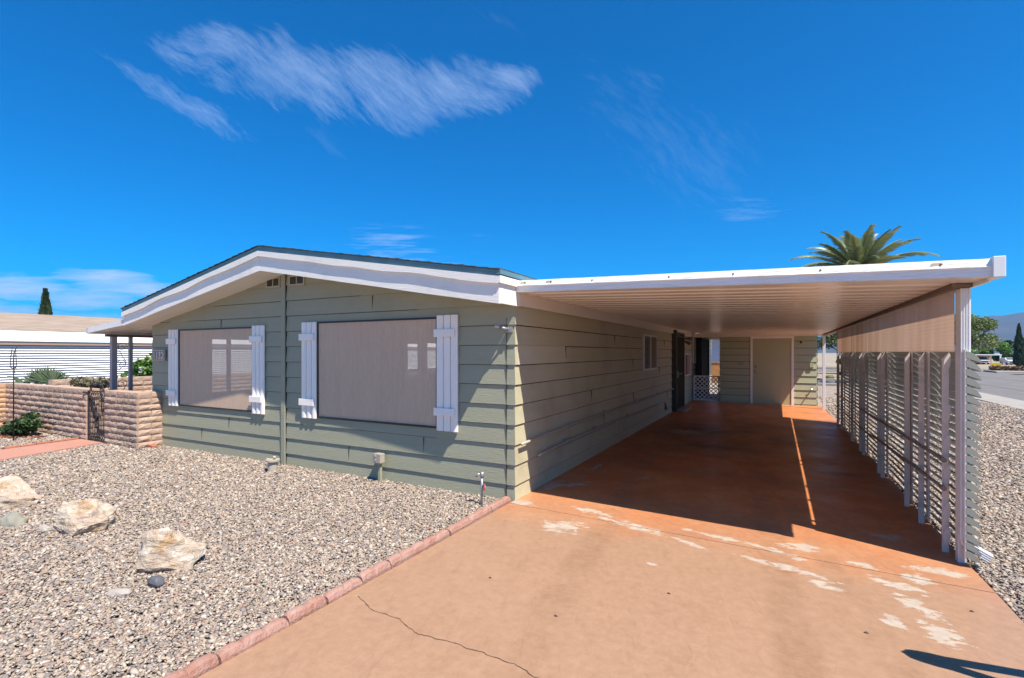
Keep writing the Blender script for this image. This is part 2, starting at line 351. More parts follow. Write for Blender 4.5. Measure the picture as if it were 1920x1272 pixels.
def rock_mat():
    m = bpy.data.materials.new('pale_quartz_rock'); m.use_nodes = True; t = m.node_tree; n = NB(t); bs = t.nodes['Principled BSDF']
    tc = n.n('ShaderNodeTexCoord').outputs['Object']
    c = n.mix(n.rng(n.noise(tc, 5, 8, .65), .35, .62), (.62, .52, .41), (.50, .38, .29))
    c = n.mix(n.rng(n.noise(n.map(tc, loc=(4, 2, 0)), 7, 8, .7), .55, .66), c, (.45, .28, .14))
    c = n.mix(n.rng(n.noise(n.map(tc, loc=(1, 7, 3)), 4, 6, .6, 1.5), .58, .64), c, (.62, .56, .49))
    n.put(bs.inputs['Base Color'], c); bs.inputs['Roughness'].default_value = .85
    bp = n.n('ShaderNodeBump'); bp.inputs['Strength'].default_value = 1; bp.inputs['Distance'].default_value = .04
    n.put(bp.inputs['Height'], n.noise(n.map(tc, rot=(.5, .3, 0), sc=(1, 1, 3.5)), 11, 9, .7, .6)); n.put(bs.inputs['Normal'], bp.outputs[0])
    return m
M_ROCK = rock_mat()
M_ASPH = mat('asphalt', (.17, .155, .15), .9, .15, .6, .4, 60, grime=(.20, .185, .175))
M_PATH = mat('red_path_concrete', (.45, .22, .16), .85, .12, 2, .3, 30)
M_MOUNT = mat('mountain_scrub', (.085, .06, .055), .95, .4, .004, col2=(.04, .037, .032))

# ------------------------------------------------------------------ mesh helpers
class MB:
    def __init__(s): s.v = []; s.f = []
    def add(s, vs, fs):
        k = len(s.v); s.v += [tuple(p) for p in vs]; s.f += [tuple(i+k for i in f) for f in fs]; return s
    def box(s, x0, x1, y0, y1, z0, z1):
        return s.add([(x0, y0, z0), (x1, y0, z0), (x1, y1, z0), (x0, y1, z0), (x0, y0, z1), (x1, y0, z1), (x1, y1, z1), (x0, y1, z1)],
                     [(0, 3, 2, 1), (4, 5, 6, 7), (0, 1, 5, 4), (1, 2, 6, 5), (2, 3, 7, 6), (3, 0, 4, 7)])
    def bar(s, p, q, w, h=None, up=(0, 0, 1)):
        """box-section bar from p to q"""
        p, q = Vector(p), Vector(q); d = (q-p).normalized(); h = h or w; up = Vector(up)
        if abs(d.dot(up)) > .98: up = Vector((0, 1, 0))
        a = d.cross(up).normalized()*w/2; c = a.cross(d).normalized()*h/2
        return s.add([p-a-c, p+a-c, p+a+c, p-a+c, q-a-c, q+a-c, q+a+c, q-a+c], [(0, 3, 2, 1), (4, 5, 6, 7), (0, 1, 5, 4), (1, 2, 6, 5), (2, 3, 7, 6), (3, 0, 4, 7)])
    def tube(s, pts, r, n=10, caps=True):
        pts = [Vector(p) for p in pts]; rs = r if hasattr(r, '__len__') else [r]*len(pts); rings = []
        k0 = len(s.v); prev = None
        for i, p in enumerate(pts):
            d = (pts[min(i+1, len(pts)-1)]-pts[max(i-1, 0)])
            d = d.normalized() if d.length > 1e-9 else Vector((0, 0, 1))
            if prev is None:
                up = Vector((0, 0, 1)) if abs(d.z) < .9 else Vector((1, 0, 0)); a = d.cross(up).normalized()
            else:
                a = prev-d*prev.dot(d); a.normalize()
            prev = a; c = d.cross(a)
            for j in range(n):
                t = 2*math.pi*j/n; s.v.append(tuple(p+(a*math.cos(t)+c*math.sin(t))*rs[i]))
        for i in range(len(pts)-1):
            for j in range(n):
                A = k0+i*n+j; B = k0+i*n+(j+1) % n; s.f.append((A, B, B+n, A+n))
        if caps:
            s.f.append(tuple(k0+j for j in range(n))[::-1]); s.f.append(tuple(k0+(len(pts)-1)*n+j for j in range(n)))
        return s
    def prism(s, poly, axis, a, bb):
        """extrude a 2-D polygon along an axis: axis 'y' -> poly is (x,z); 'x' -> (y,z); 'z' -> (x,y)"""
        def P(u, v_, t): return {'y': (u, t, v_), 'x': (t, u, v_), 'z': (u, v_, t)}[axis]
        n = len(poly); vs = [P(u_, v_, a) for u_, v_ in poly]+[P(u_, v_, bb) for u_, v_ in poly]
        fs = [tuple(range(n)), tuple(range(n, 2*n))[::-1]]+[(i, (i+1) % n, n+(i+1) % n, n+i) for i in range(n)]
        return s.add(vs, fs)
    def mesh(s, name):
        me = bpy.data.meshes.new(name); me.from_pydata(s.v, [], s.f); me.update(); return me
    def obj(s, name, m, parent=None, smooth=False, bevel=0, fix=True):
        me = s.mesh(name)
        if fix:
            bm = bmesh.new(); bm.from_mesh(me); bmesh.ops.recalc_face_normals(bm, faces=bm.faces); bm.to_mesh(me); bm.free()
        me.materials.append(m)
        if smooth:
            for p in me.polygons: p.use_smooth = True
        o = bpy.data.objects.new(name, me); COL.objects.link(o)
        if parent: o.parent = parent; o.matrix_parent_inverse = Matrix.Translation(parent.location).inverted() if parent.location.length > 0 else Matrix()
        if bevel:
            md = o.modifiers.new('bevel', 'BEVEL'); md.width = bevel; md.segments = 2; md.limit_method = 'ANGLE'
        if smooth:
            try:
                md = o.modifiers.new('ws', 'WEIGHTED_NORMAL') if bevel else None
            except Exception: pass
        return o
def tag(o, label=None, cat=None, group=None, kind=None):
    if label: o['label'] = label
    if cat: o['category'] = cat
    if group: o['group'] = group
    if kind: o['kind'] = kind
    return o
def thing(name, label, cat, loc=(0, 0, 0), group=None):
    o = bpy.data.objects.new(name, None); COL.objects.link(o); o.location = loc; o.empty_display_size = .1
    return tag(o, label, cat, group)
def npmesh(name, V, Fc, m, parent=None, rnd=None, smooth=False, nv=3):
    """fast mesh from numpy arrays; rnd = one value per face"""
    me = bpy.data.meshes.new(name); nf = len(Fc)
    me.vertices.add(len(V)); me.vertices.foreach_set('co', np.asarray(V, np.float32).ravel())
    me.loops.add(nf*nv); me.loops.foreach_set('vertex_index', np.asarray(Fc, np.int32).ravel())
    me.polygons.add(nf); me.polygons.foreach_set('loop_start', np.arange(nf, dtype=np.int32)*nv)
    me.polygons.foreach_set('use_smooth', np.full(nf, smooth))
    me.update(calc_edges=True)
    if rnd is not None:
        a = me.attributes.new('rnd', 'FLOAT', 'FACE'); a.data.foreach_set('value', np.asarray(rnd, np.float32))
    me.materials.append(m); me.validate()
    o = bpy.data.objects.new(name, me); COL.objects.link(o)
    if parent: o.parent = parent; o.matrix_parent_inverse = Matrix.Translation(parent.location).inverted()
    return o

# ------------------------------------------------------------------ ground, slab, road, path, hills
def groundz(r): return 0 if r < 45 else -1.1*min(1, (r-45)/85)
g = MB(); rings = [0, 3, 6, 12, 20, 30, 45, 60, 80, 105, 130, 200, 400, 900, 2000, 4300, 6000]; NS = 64
g.v.append((0, 0, -.012))
for r in rings[1:]:
    for j in range(NS):
        t = 2*math.pi*j/NS; g.v.append((r*math.cos(t), r*math.sin(t), groundz(r)-.012))
for j in range(NS): g.f.append((0, 1+j, 1+(j+1) % NS))
for i in range(len(rings)-2):
    for j in range(NS):
        A = 1+i*NS+j; B = 1+i*NS+(j+1) % NS; g.f.append((A, A+NS, B+NS, B))
tag(g.obj('ground', M_GRAVEL, smooth=True), kind='structure')

# driveway slab, three bays split by real joints
def slab(poly):
    return MB().prism(poly, 'z', -.1, .012)
drive = thing('driveway', None, None); drive['kind'] = 'structure'
XR = 3.70
J1 = [(0.0, -.118), (3.722, -.338)]; J2 = [(0.0, 3.40), (XR, 3.46)]; J3 = [(0, 9.0), (XR, 9.05)]
def bay(a0, a1, b0, b1): return [a0, a1, b1, b0]
gp = .006
bays = [[(-.03, -9.5), (3.80, -9.5), (3.722, J1[1][1]-gp), (-.0, J1[0][1]-gp)],
        [(.0, J1[0][1]+gp), (3.722, J1[1][1]+gp), (3.712, .12), (XR, .16), (XR, J2[1][1]-gp*.5), (0, J2[0][1]-gp*.5)],
        [(0, J2[0][1]+gp*.5), (XR, J2[1][1]+gp*.5), (3.66, J3[1][1]-gp*.5), (0, J3[0][1]-gp*.5)],
        [(0, J3[0][1]+gp*.5), (3.66, J3[1][1]+gp*.5), (3.60, 12.6), (0, 12.6)]]
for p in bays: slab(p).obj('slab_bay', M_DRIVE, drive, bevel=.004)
MB().box(0, 3.66, -.5, 12.5, -.09, .0).obj('joint_filler', M_JOINT, drive)
def crack(pts, w, m=M_CRACK, amp=.012):
    V = []; F = []; P = []
    for a, c in zip(pts[:-1], pts[1:]):
        n_ = max(2, int(math.dist(a, c)/.018))
        for i in range(n_): t = i/n_; P.append((a[0]+(c[0]-a[0])*t, a[1]+(c[1]-a[1])*t))
    for i, (x, y) in enumerate(P):
        k = noise.noise((x*18, y*18, 0))*amp + noise.noise((x*60, y*60, 3))*amp*.5
        ww = w*(.35+.9*abs(noise.noise((x*25, y*25, 9))+.35)); x += k*.7; y += k
        V += [(x, y-ww, .0138), (x, y+ww, .0138)]
        if i: F.append((2*i-2, 2*i, 2*i+1, 2*i-1))
    return MB().add(V, F)
crack([(.082, -2.324), (.301, -2.415), (.504, -2.409), (.662, -2.482), (.853, -2.468), (1.038, -2.462), (1.186, -2.466), (1.295, -2.467), (1.387, -2.502), (1.6, -2.53), (2.1, -2.6), (3.0, -2.66)], .0035).obj('crack', M_CRACK, drive)
M_SCRATCH = mat('pale_scratch', (.68, .48, .36), .8)
crack([(2.10, -.60), (2.151, -1.208), (2.112, -1.826), (2.057, -2.165), (2.0, -2.9)], .001, amp=.02).obj('scratch', M_SCRATCH, drive)
for (x, y) in [(1.84, -1.35), (.70, -1.70), (3.5, -.72), (1.3, -1.95), (2.9, -1.3)]:
    MB().add([(x+.011*math.cos(t)*1.2, y+.008*math.sin(t), .014+(0 if k < 6 else .006)) for k, t in enumerate([i*math.pi/3 for i in range(6)])]+[(x, y, .022)], [(i, (i+1) % 6, 6) for i in range(6)]).obj('dirt_crumb', M_CRACK, drive)

# street to the right with gutter, island and cross street
tag(MB().box(8.4, 9.5, -30, 22, -.05, .012).obj('gutter', M_KERB), kind='structure')
rd = MB(); rd.add([(9.5, -30, .006), (17.2, -30, .006), (17.2, 44, .006), (9.5, 44, .006)], [(0, 1, 2, 3)])
rd.add([(-60, 52, -.0), (-60, 44.004, .004), (90, 44.004, .004), (90, 52, -.0)], [(0, 1, 2, 3)])
tag(rd.obj('road', M_ASPH), kind='structure')
tl = MB(); 
for x in (11.3, 14.2): tl.add([(x, -30, .009), (x+.05, -30, .009), (x+.05, 44, .009), (x, 44, .009)], [(0, 1, 2, 3)])
tag(tl.obj('road_tar_seam', M_CRACK), kind='structure')
tag(MB().add([(3.0, 57, -.04), (90, 57, -.04), (90, 63, -.1), (3.0, 63, -.1)], [(0, 1, 2, 3)]).obj('far_street', M_ASPH), kind='structure')
tag(MB().prism([(17.3, 46.5), (19.9, 47.2), (20.2, 50), (17.5, 50)], 'z', -.2, .13).obj('traffic_island_kerb', M_KERB, bevel=.03), kind='structure')
# paved front path
pth = MB().prism([(-8.62, -.40), (-7.86, -.40), (-7.50, -1.78), (-7.25, -3.6), (-8.3, -3.6), (-8.52, -1.5)], 'z', -.05, .02)
tag(pth.obj('path', M_PATH), kind='structure')
bd = MB()
def brickrow(a, c, w=.10, L=.205, z=.045):
    a, c = Vector((*a, 0)), Vector((*c, 0)); d = (c-a); n_ = int(d.length/L); d.normalize()
    for i in range(n_):
        p = a+d*(i*L+.005); q = a+d*((i+1)*L-.005); h = z+random.uniform(-.006, .006)
        bd.bar(p+Vector((0, 0, h/2-.01)), q+Vector((0, 0, h/2-.01)), w, h+.02)
brickrow((-8.69, -.42), (-8.56, -1.5)); brickrow((-8.56, -1.5), (-8.36, -3.5)); 
tag(bd.obj('path_brick_edging', M_BRICKR, bevel=.006), kind='structure')
tk = MB()
for i in range(7):
    y = -.62-.33*i; x0 = -8.60+.03*i
    tk.bar((x0+.02, y, .0215), (x0+.26, y-.015, .0215), .012, .003)
tag(tk.obj('path_mortar_lines', M_KERB), kind='structure')

# mountains: heightfield arc, about 3 km off
V = []; NA, NR = 220, 26
for i in range(NA):
    az = R(-30+150*i/(NA-1))       # clockwise from +Y
    for j in range(NR):
        q = j/(NR-1); r = 2300+2000*q
        x, y = r*math.sin(az), r*math.cos(az)
        deg = math.degrees(az)
        # skyline heights (metres): rises towards the east
        prof = float(np.interp(deg, [-30, 0, 10, 14.7, 16.5, 17.8, 22, 30, 60, 120], [50, 90, 150, 208, 214, 230, 240, 235, 200, 100]))*(1+.04*noise.noise((deg*.9, 2.2, 0)))
        rough = noise.fractal((x*.0035, y*.0035, 0), 1, 2.1, 6)*.07 + 1.0
        ridge = math.sin(min(1, q*1.15)*math.pi/2)**1.5 if q < .8 else 1-(q-.8)*2
        V.append((x, y, -8+prof*ridge*rough))
Fm = [(i*NR+j, (i+1)*NR+j, (i+1)*NR+j+1, i*NR+j+1) for i in range(NA-1) for j in range(NR-1)]
tag(MB().add(V, Fm).obj('hills', M_MOUNT, smooth=True), kind='structure')

# ------------------------------------------------------------------ pebbles
def in_poly(x, y, poly):
    c = np.zeros(len(x), bool); n_ = len(poly)
    for i in range(n_):
        x0, y0 = poly[i]; x1, y1 = poly[(i+1) % n_]
        m_ = ((y0 > y) != (y1 > y)); xx = (x1-x0)*(y-y0)/((y1-y0) or 1e-9)+x0; c ^= (m_ & (x < xx))
    return c
def icosa():
    t = (1+5**.5)/2
    v_ = np.array([(-1, t, 0), (1, t, 0), (-1, -t, 0), (1, -t, 0), (0, -1, t), (0, 1, t), (0, -1, -t), (0, 1, -t), (t, 0, -1), (t, 0, 1), (-t, 0, -1), (-t, 0, 1)], float)
    v_ /= np.linalg.norm(v_[0])
    f = np.array([(0, 11, 5), (0, 5, 1), (0, 1, 7), (0, 7, 10), (0, 10, 11), (1, 5, 9), (5, 11, 4), (11, 10, 2), (10, 7, 6), (7, 1, 8), (3, 9, 4), (3, 4, 2), (3, 2, 6), (3, 6, 8), (3, 8, 9), (4, 9, 5), (2, 4, 11), (6, 2, 10), (8, 6, 7), (9, 8, 1)])
    return v_, f
def pebbles(name, poly, excl, dens, label):
    xs = [p[0] for p in poly]; ys = [p[1] for p in poly]
    area = (max(xs)-min(xs))*(max(ys)-min(ys)); n_ = int(area*dens[0][1])
    x = RNG.uniform(min(xs), max(xs), n_); y = RNG.uniform(min(ys), max(ys), n_)
    keep = in_poly(x, y, poly)
    for e in excl: keep &= ~in_poly(x, y, e)
    # what a camera here or a step aside can see
    dx, dy = x-CAM[0], y-CAM[1]; d = -.4695*dx+.8829*dy; l = .8829*dx+.4695*dy
    keep &= (d > .9) & (np.abs(l) < 1.12*d+.9)
    rr = np.hypot(dx, dy)
    den = np.interp(rr, [a for a, _ in dens], [c for _, c in dens])/dens[0][1]
    keep &= RNG.uniform(0, 1, n_) < den
    x, y, rr = x[keep], y[keep], rr[keep]; n_ = len(x)
    big_ = np.interp(rr, [0, 5, 9, 18], [1, 1.1, 1.6, 2.6])
    sz = .0084*np.exp(RNG.normal(0, .30, n_))*big_
    sc = np.stack([sz*RNG.uniform(1.0, 1.6, n_), sz*RNG.uniform(.75, 1.05, n_), sz*RNG.uniform(.35, .65, n_)], 1)
    V0, F0 = icosa()
    P = V0[None]*sc[:, None]*(1+RNG.uniform(-.22, .22, (n_, 12, 1)))
    def rot(P, ax, a):
        c, s_ = np.cos(a)[:, None], np.sin(a)[:, None]; i, j = [(1, 2), (0, 2), (0, 1)][ax]
        A, B = P[..., i].copy(), P[..., j].copy(); P[..., i] = A*c-B*s_; P[..., j] = A*s_+B*c
    rot(P, 0, RNG.normal(0, .35, n_)); rot(P, 1, RNG.normal(0, .35, n_)); rot(P, 2, RNG.uniform(0, 6.28, n_))
    P[..., 0] += x[:, None]; P[..., 1] += y[:, None]; P[..., 2] += (-.006+RNG.uniform(0, .016, n_)*np.minimum(big_, 1.3))[:, None]
    F = (F0[None]+12*np.arange(n_)[:, None, None]).reshape(-1, 3)
    o = npmesh(name, P.reshape(-1, 3), F, M_PEB, rnd=np.repeat(RNG.uniform(0, 1, n_), 20), smooth=True)
    print(name, n_)
    return tag(o, label, 'gravel', kind='stuff')
pathpoly = [(-8.78, -.3), (-7.83, -.3), (-7.47, -1.78), (-7.2, -3.7), (-8.45, -3.7), (-8.65, -1.5)]
pebbles('gravel', [(-.11, -7), (-.08, -.01), (-12.0, -.01), (-12.0, -7)], [pathpoly, [(-12.2, -.36), (-6.72, -.36), (-6.72, .1), (-12.2, .1)]],
        [(0, 8200), (4.0, 7600), (6, 4600), (9, 1900), (14, 800)], 'mixed grey, tan and pink gravel covering the front yard')
pebbles('gravel', [(3.735, -3), (8.4, -3), (8.4, 16), (3.735, 16), ], [], [(0, 8200), (4, 7400), (6, 4300), (9, 1500), (14, 500), (22, 200)], 'pale gravel strip between the carport fence and the street')

# ------------------------------------------------------------------ mobile home
HW = 7.05; PK = -3.6; HL = 17.8; SOFZ = 2.19; PZ = 2.80
def roofz(x):    # underside of the gable soffit / top of the wall
    return 2.12+(PZ-2.12)*(1-abs(x-PK)/3.6) if x > PK else 2.09+(PZ-2.09)*(1-abs(x-PK)/3.45)
house = thing('mobile_home', 'sage green lap sided mobile home with white gable trim and two big screened windows', 'house', (-3.5, 0, 0))
LAPS = [-.03]+[.169+.2133*k for k in range(13)]
def clip(poly, f):     # keep points with f>=0
    out = []
    for i in range(len(poly)):
        a, c = poly[i], poly[(i+1) % len(poly)]; fa, fc = f(a), f(c)
        if fa >= 0: out.append(a)
        if (fa >= 0) != (fc >= 0): t = fa/(fa-fc); out.append((a[0]+(c[0]-a[0])*t, a[1]+(c[1]-a[1])*t))
    return out
def lapwall(mb, u0, u1, holes, top, place, depth=.016, laps=LAPS):
    """lapped boards on a plane; place(u,z,out) -> xyz; top(u) or number; holes = rectangles (u0,u1,z0,z1)"""
    for k, z0 in enumerate(laps):
        z1 = laps[k+1] if k+1 < len(laps) else z0+.2133
        cuts = sorted({u0, u1}|{h[0] for h in holes if h[2] < z1 and h[3] > z0}|{h[1] for h in holes if h[2] < z1 and h[3] > z0}|({PK} if callable(top) else set()))
        cuts = [c for c in cuts if u0 <= c <= u1]
        for a, c in zip(cuts[:-1], cuts[1:]):
            zs = [(z0, z1)]
            for h in holes:
                if h[0] <= a+1e-6 and h[1] >= c-1e-6:
                    nz = []
                    for (p, q) in zs:
                        if h[3] <= p or h[2] >= q: nz.append((p, q)); continue
                        if h[2] > p: nz.append((p, h[2]))
                        if h[3] < q: nz.append((h[3], q))
                    zs = nz
            for p, q in zs:
                poly = [(a, p), (c, p), (c, q), (a, q)]
                if callable(top):
                    ta, tc_ = top(a+1e-5), top(c-1e-5)
                    poly = clip(poly, lambda P: ta+(tc_-ta)*(P[0]-a)/(c-a)-P[1])
                else: poly = clip(poly, lambda P: top-P[1])
                if len(poly) < 3: continue
                out = lambda z: depth*(1-(z-z0)/(z1-z0))+.002
                mb.add([place(u_, z_, out(z_)) for u_, z_ in poly], [tuple(range(len(poly)))])
                if p == z0 or True:
                    lo = [P for P in poly if abs(P[1]-p) < 1e-6]
                    if len(lo) >= 2:
                        l0, l1 = lo[0], lo[1]
                        mb.add([place(l0[0], p, out(p)), place(l1[0], p, out(p)), place(l1[0], p, -.004), place(l0[0], p, -.004)], [(0, 1, 2, 3)])
W2 = (-2.945, -1.005, .727, 1.965); W1 = (-6.20, -4.33, .727, 1.933)
fw = MB(); lapwall(fw, -HW, 0, [W1, W2], roofz, lambda u_, z, o: (u_+(o if u_ > -1e-6 else 0), -o, z)); fw.obj('front_siding', M_SIDE_F, house, fix=False)
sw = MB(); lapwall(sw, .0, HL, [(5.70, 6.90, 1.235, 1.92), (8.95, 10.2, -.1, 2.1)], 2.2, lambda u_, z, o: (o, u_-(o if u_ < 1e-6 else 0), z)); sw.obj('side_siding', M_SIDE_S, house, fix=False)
bj = MB(); k_ = 0
for (y, z) in ((1.42, 7), (2.44, 4), (3.66, 8), (3.05, 2), (4.88, 6), (4.9, 3), (7.3, 5), (7.9, 8), (8.3, 2)):
    q = MB().box(.0, .0165, y, y+.0015, LAPS[z]+.001, LAPS[z+1]-.012).obj('butt_joint', M_CRACK, house)
for (x, z) in ((-2.4, 1), (-1.2, 2), (-4.9, 2), (-5.6, 1), (-2.0, 10), (-5.1, 9)):
    q = MB().box(x, x+.0015, -.0165, .0, LAPS[z]+.001, LAPS[z+1]-.012).obj('butt_joint', M_CRACK, house)
# contact shade under each lap, painted on as thin dark strips
M_LAPSHADE = mat('lap_shade_strip', (.085, .075, .05), .9, .4, 20)
def joints(mb, spans, place, laps, depth=.016, h=.009):  # lays the painted shade strips under the laps
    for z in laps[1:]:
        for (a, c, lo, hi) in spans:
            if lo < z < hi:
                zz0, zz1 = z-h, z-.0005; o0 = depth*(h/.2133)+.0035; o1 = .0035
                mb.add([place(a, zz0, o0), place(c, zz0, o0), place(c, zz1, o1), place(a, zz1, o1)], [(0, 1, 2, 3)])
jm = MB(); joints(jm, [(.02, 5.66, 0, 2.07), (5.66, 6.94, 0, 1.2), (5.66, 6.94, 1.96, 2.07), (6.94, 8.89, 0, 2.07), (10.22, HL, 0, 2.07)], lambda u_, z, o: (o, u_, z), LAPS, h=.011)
jm.obj('lap_shade', M_LAPSHADE, house, fix=False)
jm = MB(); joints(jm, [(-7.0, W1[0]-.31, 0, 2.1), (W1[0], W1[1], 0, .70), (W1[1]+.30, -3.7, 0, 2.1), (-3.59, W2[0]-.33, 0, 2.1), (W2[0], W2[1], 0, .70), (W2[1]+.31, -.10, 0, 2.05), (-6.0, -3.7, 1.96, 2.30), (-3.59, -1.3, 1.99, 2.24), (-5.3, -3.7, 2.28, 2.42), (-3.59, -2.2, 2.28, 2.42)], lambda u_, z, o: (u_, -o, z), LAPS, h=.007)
jm.obj('lap_shade', M_LAPSHADE, house, fix=False)
# replaced paler board on the side
nb = MB(); z0 = LAPS[7]; nb.add([(.0195, .03, z0), (.0195, 1.42, z0), (.005, 1.42, z0+.212), (.005, .03, z0+.212)], [(0, 1, 2, 3)]).add([(.0195, 1.42, z0), (.005, 1.42, z0+.212), (0, 1.42, z0+.212), (0, 1.42, z0)], [(0, 1, 2, 3)])
nb.obj('siding_board', M_BOARD, house, fix=False)['label'] = 'paler replacement siding board'
# inner walls, with the far side windows open to the daylight behind
iw = MB()
def wallholes(mb, place, u0, u1, z0, z1, holes):
    us = sorted({u0, u1}|{h[0] for h in holes}|{h[1] for h in holes}); zs = sorted({z0, z1}|{h[2] for h in holes}|{h[3] for h in holes})
    for a, c in zip(us[:-1], us[1:]):
        for p, q in zip(zs[:-1], zs[1:]):
            if any(h[0] <= a and h[1] >= c and h[2] <= p and h[3] >= q for h in holes): continue
            mb.add([place(a, p), place(c, p), place(c, q), place(a, q)], [(0, 1, 2, 3)])
HL_ = [(1.0, 1.30, .82, 1.86), (1.37, 2.55, .82, 1.86), (6.68, 7.17, .90, 1.86), (7.6, 8.15, .95, 1.86)]
wallholes(iw, lambda u_, z: (-.05, u_, z), .0, HL, -.05, 2.12, [(5.70, 6.90, 1.235, 1.92)])
wallholes(iw, lambda u_, z: (u_, .05, z), -HW+.02, -.05, -.05, 2.10, [W1, W2])
iw.add([(-HW, 0, .12), (-.05, 0, .12), (-.05, HL, .12), (-HW, HL, .12)], [(0, 1, 2, 3)])
iw.add([(-HW, .05, 2.10), (-.05, .05, 2.10), (-.05, HL, 2.10), (-HW, HL, 2.10)], [(0, 1, 2, 3)])
iw.add([(-HW, HL-.1, 0), (-.05, HL-.1, 0), (-.05, HL-.1, 2.1), (-HW, HL-.1, 2.1)], [(0, 1, 2, 3)])
iw.obj('inner_wall', M_DARKWALL, house, fix=False)
lw = MB(); wallholes(lw, lambda u_, z: (-HW, u_, z), .0, HL, -.05, 2.12, HL_); wallholes(lw, lambda u_, z: (-HW+.04, u_, z), .0, HL, -.05, 2.12, HL_)
lw.obj('left_side_wall', M_SIDE_F, house, fix=False)
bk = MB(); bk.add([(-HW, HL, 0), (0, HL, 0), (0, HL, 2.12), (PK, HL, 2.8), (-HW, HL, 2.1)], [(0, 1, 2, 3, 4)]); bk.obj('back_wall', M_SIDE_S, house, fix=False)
# seam board, corner joint
MB().box(-3.69, -3.605, -.034, .0, -.03, 2.76).obj('seam_board', M_SIDE_F, house, bevel=.004)
MB().box(-3.603, -3.598, -.021, .0, -.03, 2.74).obj('seam_gap', M_BLACK, house)
MB().box(-.091, -.089, -.0195, .0, -.02, 1.95).obj('corner_joint', M_BLACK, house)
# side laps returned at the front corner get a small cap so the shadowed steps show
# roof
OV = -.42; XL = -7.10; XRr = .045
def top_r(x): return 2.985-(2.985-2.398)*(x-PK)/3.6 if x > PK else 2.985-(2.985-2.31)*(PK-x)/3.45
rf = MB()
Yb = HL+.3
for (xa, xb) in ((XL, PK), (PK, XRr+.0)):
    n_ = 30
    for i in range(n_):
        a = xa+(xb-xa)*i/n_; c = xa+(xb-xa)*(i+1)/n_; za, zc = top_r(a), top_r(c)
        rf.add([(a, OV-.02, za), (c, OV-.02, zc), (c, Yb, zc), (a, Yb, za), (a, OV-.02, za-.03), (c, OV-.02, zc-.03), (c, Yb, zc-.03), (a, Yb, za-.03)], [(0, 1, 2, 3), (4, 7, 6, 5), (0, 4, 5, 1)])
rf.obj('roof', M_TEAL, house, fix=False)
sh = MB()
for side, (xa, xb) in enumerate(((XL-.02, PK), (PK, XRr+.03))):
    n_ = 26
    for i in range(n_):
        a = xa+(xb-xa)*i/n_; c = xa+(xb-xa)*(i+1)/n_; h = .010+.008*random.random(); y0 = OV-.03-.01*random.random()
        za, zc = top_r(a)+.002, top_r(c)+.002
        if side: pts = [(a, za+.004), (c, zc+h), (c, zc), (a, za)]
        else: pts = [(a, za+h), (c, zc+.004), (c, zc), (a, za)]
        sh.add([(p[0], y0, p[1]) for p in pts]+[(p[0], Yb, p[1]) for p in pts], [(0, 1, 2, 3), (0, 4, 5, 1), (4, 7, 6, 5), (1, 5, 6, 2), (0, 3, 7, 4)])
sh.obj('shingles', M_SHINGLE, house)
# gable fascia: lower board and a thicker strip along its top; wavy edges like the old boards
def fb(x): return 2.067+(2.665-2.067)*(1-(x-PK)/3.6) if x > PK else 2.03+(2.665-2.03)*(1-(PK-x)/3.45)
def strip(y0, y1, lo, hi, xa, xb, n_=40, wav=0, seed=0):
    mb = MB(); xs = [xa+(xb-xa)*i/n_ for i in range(n_+1)]
    pts = [(x, hi(x)) for x in xs]+[(x, lo(x)+wav*noise.noise((x*1.6, seed, 0))) for x in xs[::-1]]
    for i in range(n_):
        a, c = xs[i], xs[i+1]; la, lc = pts[2*n_+1-i][1], pts[2*n_-i][1]; ha, hc = hi(a), hi(c)
        mb.add([(a, y0, la), (c, y0, lc), (c, y0, hc), (a, y0, ha), (a, y1, la), (c, y1, lc), (c, y1, hc), (a, y1, ha)], [(0, 1, 2, 3), (4, 7, 6, 5), (0, 4, 5, 1), (3, 2, 6, 7)])
        if i == 0: mb.f.append(tuple(len(mb.v)-8+k for k in (0, 3, 7, 4)))
        if i == n_-1: mb.f.append(tuple(len(mb.v)-8+k for k in (1, 5, 6, 2)))
    return mb
for (xa, xb) in ((XL, PK-.002), (PK+.002, XRr)):
    strip(OV, OV+.035, fb, lambda x: top_r(x)-.05, xa, xb, wav=.006, seed=1).obj('gable_fascia', M_TRIM, house, fix=False)
    strip(OV-.028, OV-.001, lambda x: top_r(x)-.135, lambda x: top_r(x)-.062, xa, xb, wav=.028, seed=5).obj('gable_moulding', M_TRIM, house, fix=False)
    strip(OV-.012, OV-.0005, lambda x: top_r(x)-.062, lambda x: top_r(x)-.031, xa, xb).obj('drip_edge', M_TEAL, house, fix=False)
# return of the fascia at the right corner, back to the carport
rt = MB().prism([(OV+.002, 2.067), (OV+.002, 2.345), (.03, 2.345), (.03, 2.067)], 'x', XRr-.03, XRr+.002); rt.obj('fascia_return', M_TRIM, house)
MB().prism([(OV-.025, 2.262), (OV-.025, 2.335), (.03, 2.335), (.03, 2.262)], 'x', XRr+.003, XRr+.028).obj('return_moulding', M_TRIM, house)
MB().prism([(OV-.03, 2.345), (OV-.03, 2.39), (HL, 2.39), (HL, 2.345)], 'x', XRr-.01, XRr+.035).obj('return_drip_edge', M_TEAL, house)
MB().prism([(OV+.002, 2.03), (OV+.002, 2.25), (HL, 2.25), (HL, 2.03)], 'x', XL-.002, XL+.03).obj('left_eave_fascia', M_TRIM, house)
